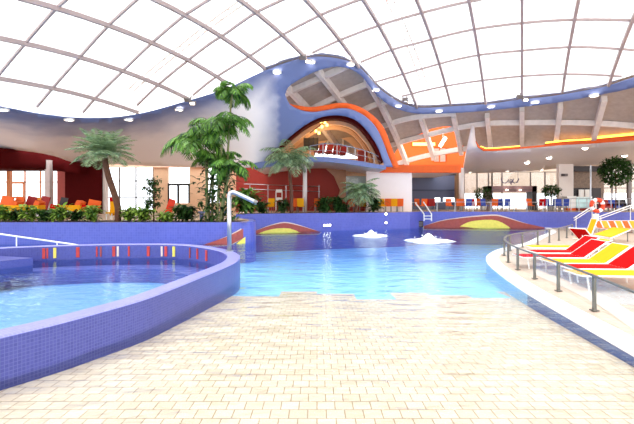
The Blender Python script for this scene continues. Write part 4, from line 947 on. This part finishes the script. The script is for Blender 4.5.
for lab, x0, y0, x1, y1 in (('left white stair rail sloping down beside the lifebuoy', 594, 205, 574, 218), ('right pale stair rail climbing to the picture edge', 634, 204, 597, 217.5)):
    t = thing('stair_handrail', lab, 'handrail', at(x1, y1+4, 30.4)); MB().tube([at(x0, y0, 31.4), at(x1, y1, 30.4)], .04, 8).build('top_rail', M['white'], t); MB().tube([at(x0, y0+2.4, 31.4), at(x1, y1+2.4, 30.4)], .03, 6).build('lower_rail', M['white'], t)
    for f_ in (.1, .9):
        p = at(x0, y0, 31.4).lerp(at(x1, y1, 30.4), f_); MB().tube([p, Vector((p.x, p.y, ZD))], .03, 6).build('post', M['white'], t)
Yl = 28.5; c = at(597.2, 205.4, Yl)
t = thing('lifebuoy_stand', 'white pole stand carrying the lifebuoy at the right', 'stand', (c.x, Yl+.16, ZD))
MB().tube([(c.x, Yl+.16, ZD), (c.x, Yl+.16, c.z+.3)], .05, 8).build('pole', M['white'], t); MB().box((c.x-.05, Yl+.08, c.z-.8), (.4, .1, .45)).build('notice_plate', M['white'], t); MB().box((c.x, Yl+.12, c.z+.15), (.3, .06, .06)).build('hook', M['white'], t)
t = thing('lifebuoy', 'orange and white ring lifebuoy hanging on its white stand', 'lifebuoy', (c.x, Yl, c.z))
M['lifeor'] = plain('lifebuoy_orange', (236, 70, 28), .5)
for k in range(8):
    a0 = k*math.pi/4+.22; a1 = a0+(.56 if k % 2 == 0 else math.pi/2-.56)
    if k % 2: a0 = (k-1)*math.pi/4+.22+.56+0; a1 = (k+1)*math.pi/4+.22
    a0 -= 0; n = 6
    L().tube([(.39*math.cos(lerp(a0, a1, j/n)), 0, .39*math.sin(lerp(a0, a1, j/n))) for j in range(n+1)], .13, 10).build('ring_segment', M['lifeor'] if k % 2 else M['foam'], t, True)

# bubbling jets
for i, (x, y, s_, lab) in enumerate(((371, 236, .68, 'left white bubbling water jet in the pool'), (428.5, 241, .85, 'right larger white bubbling water jet in the pool'))):
    random.seed(40+i); b = onz(x, y, 0); t = thing('water_jet', lab, 'fountain', b)
    m = MB(); n = 26; rings = 9
    for r in range(rings):
        rr = 1.25*s_*(r/(rings-1))**1.1
        for j in range(n):
            a = 2*math.pi*j/n; q = rr*(1+.3*math.sin(3*a+i)*(r/rings)); z = .36*s_*math.exp(-(rr/.28/s_)**2)+.09*math.exp(-(rr/.8)**2)+random.uniform(-.025, .04)*(1 if r < rings-1 else 0)
            m.v.append(b+Vector((q*math.cos(a)*1.15, q*math.sin(a), max(z, -.02) if r < rings-1 else -.03)))
    for r in range(rings-1):
        for j in range(n): a = r*n+j; c_ = r*n+(j+1) % n; m.f.append((a, c_, c_+n, a+n))
    m.build('foam_mound', M['foam'], t, True)
    m = MB()
    for k in range(40):
        a = random.uniform(0, 6.28); rr = abs(random.gauss(0, .45))*s_; q = b+Vector((rr*math.cos(a), rr*math.sin(a), random.uniform(.03, .42)*math.exp(-rr))); e = random.uniform(.015, .04)
        m.add([q+Vector(d)*e for d in ((1, 0, 0), (-1, 0, 0), (0, 1, 0), (0, -1, 0), (0, 0, 1), (0, 0, -1))], [(0, 2, 4), (2, 1, 4), (1, 3, 4), (3, 0, 4), (2, 0, 5), (1, 2, 5), (3, 1, 5), (0, 3, 5)])
    q = m.build('droplets', M['foam'], t); q['kind'] = 'stuff'

# ------------------------------------------------------------------ light, camera
w = bpy.data.worlds.new('world'); bpy.context.scene.world = w; w.use_nodes = True
bg = w.node_tree.nodes['Background']; bg.inputs[0].default_value = (.97, .985, 1, 1); bg.inputs[1].default_value = 1.9
def light(kind, loc, energy, color, size=1, rot=(0, 0, 0)):
    l = bpy.data.lights.new('lamp', kind); l.energy = energy; l.color = color
    if kind == 'AREA': l.size = size
    elif kind == 'POINT': l.shadow_soft_size = size
    o = bpy.data.objects.new('lamp', l); col.objects.link(o); o.location = loc; o.rotation_euler = rot; return o
light('POINT', at(322, 135, 33.5), 150, (1, .66, .3), 1.2)
light('POINT', at(425, 150, 40), 200, (1, .55, .25), 1.5)
light('POINT', at(560, 140, 38.5), 120, (1, .7, .3), 1.2)
cam = bpy.data.cameras.new('camera'); cam.sensor_width = 36; cam.lens = F/634*36; cam.shift_y = -11/634; cam.clip_end = 300
o = bpy.data.objects.new('camera', cam); col.objects.link(o); o.location = (0, 0, CZ); o.rotation_euler = (math.pi/2, 0, 0); bpy.context.scene.camera = o
sc = bpy.context.scene; sc.view_settings.view_transform = 'Standard'; sc.view_settings.look = 'None'; sc.view_settings.exposure = 1.0
try:
    sc.cycles.max_bounces = 10; sc.cycles.transparent_max_bounces = 24; sc.cycles.diffuse_bounces = 5; sc.cycles.sample_clamp_indirect = 6; sc.cycles.caustics_reflective = False; sc.cycles.caustics_refractive = False
except Exception: pass
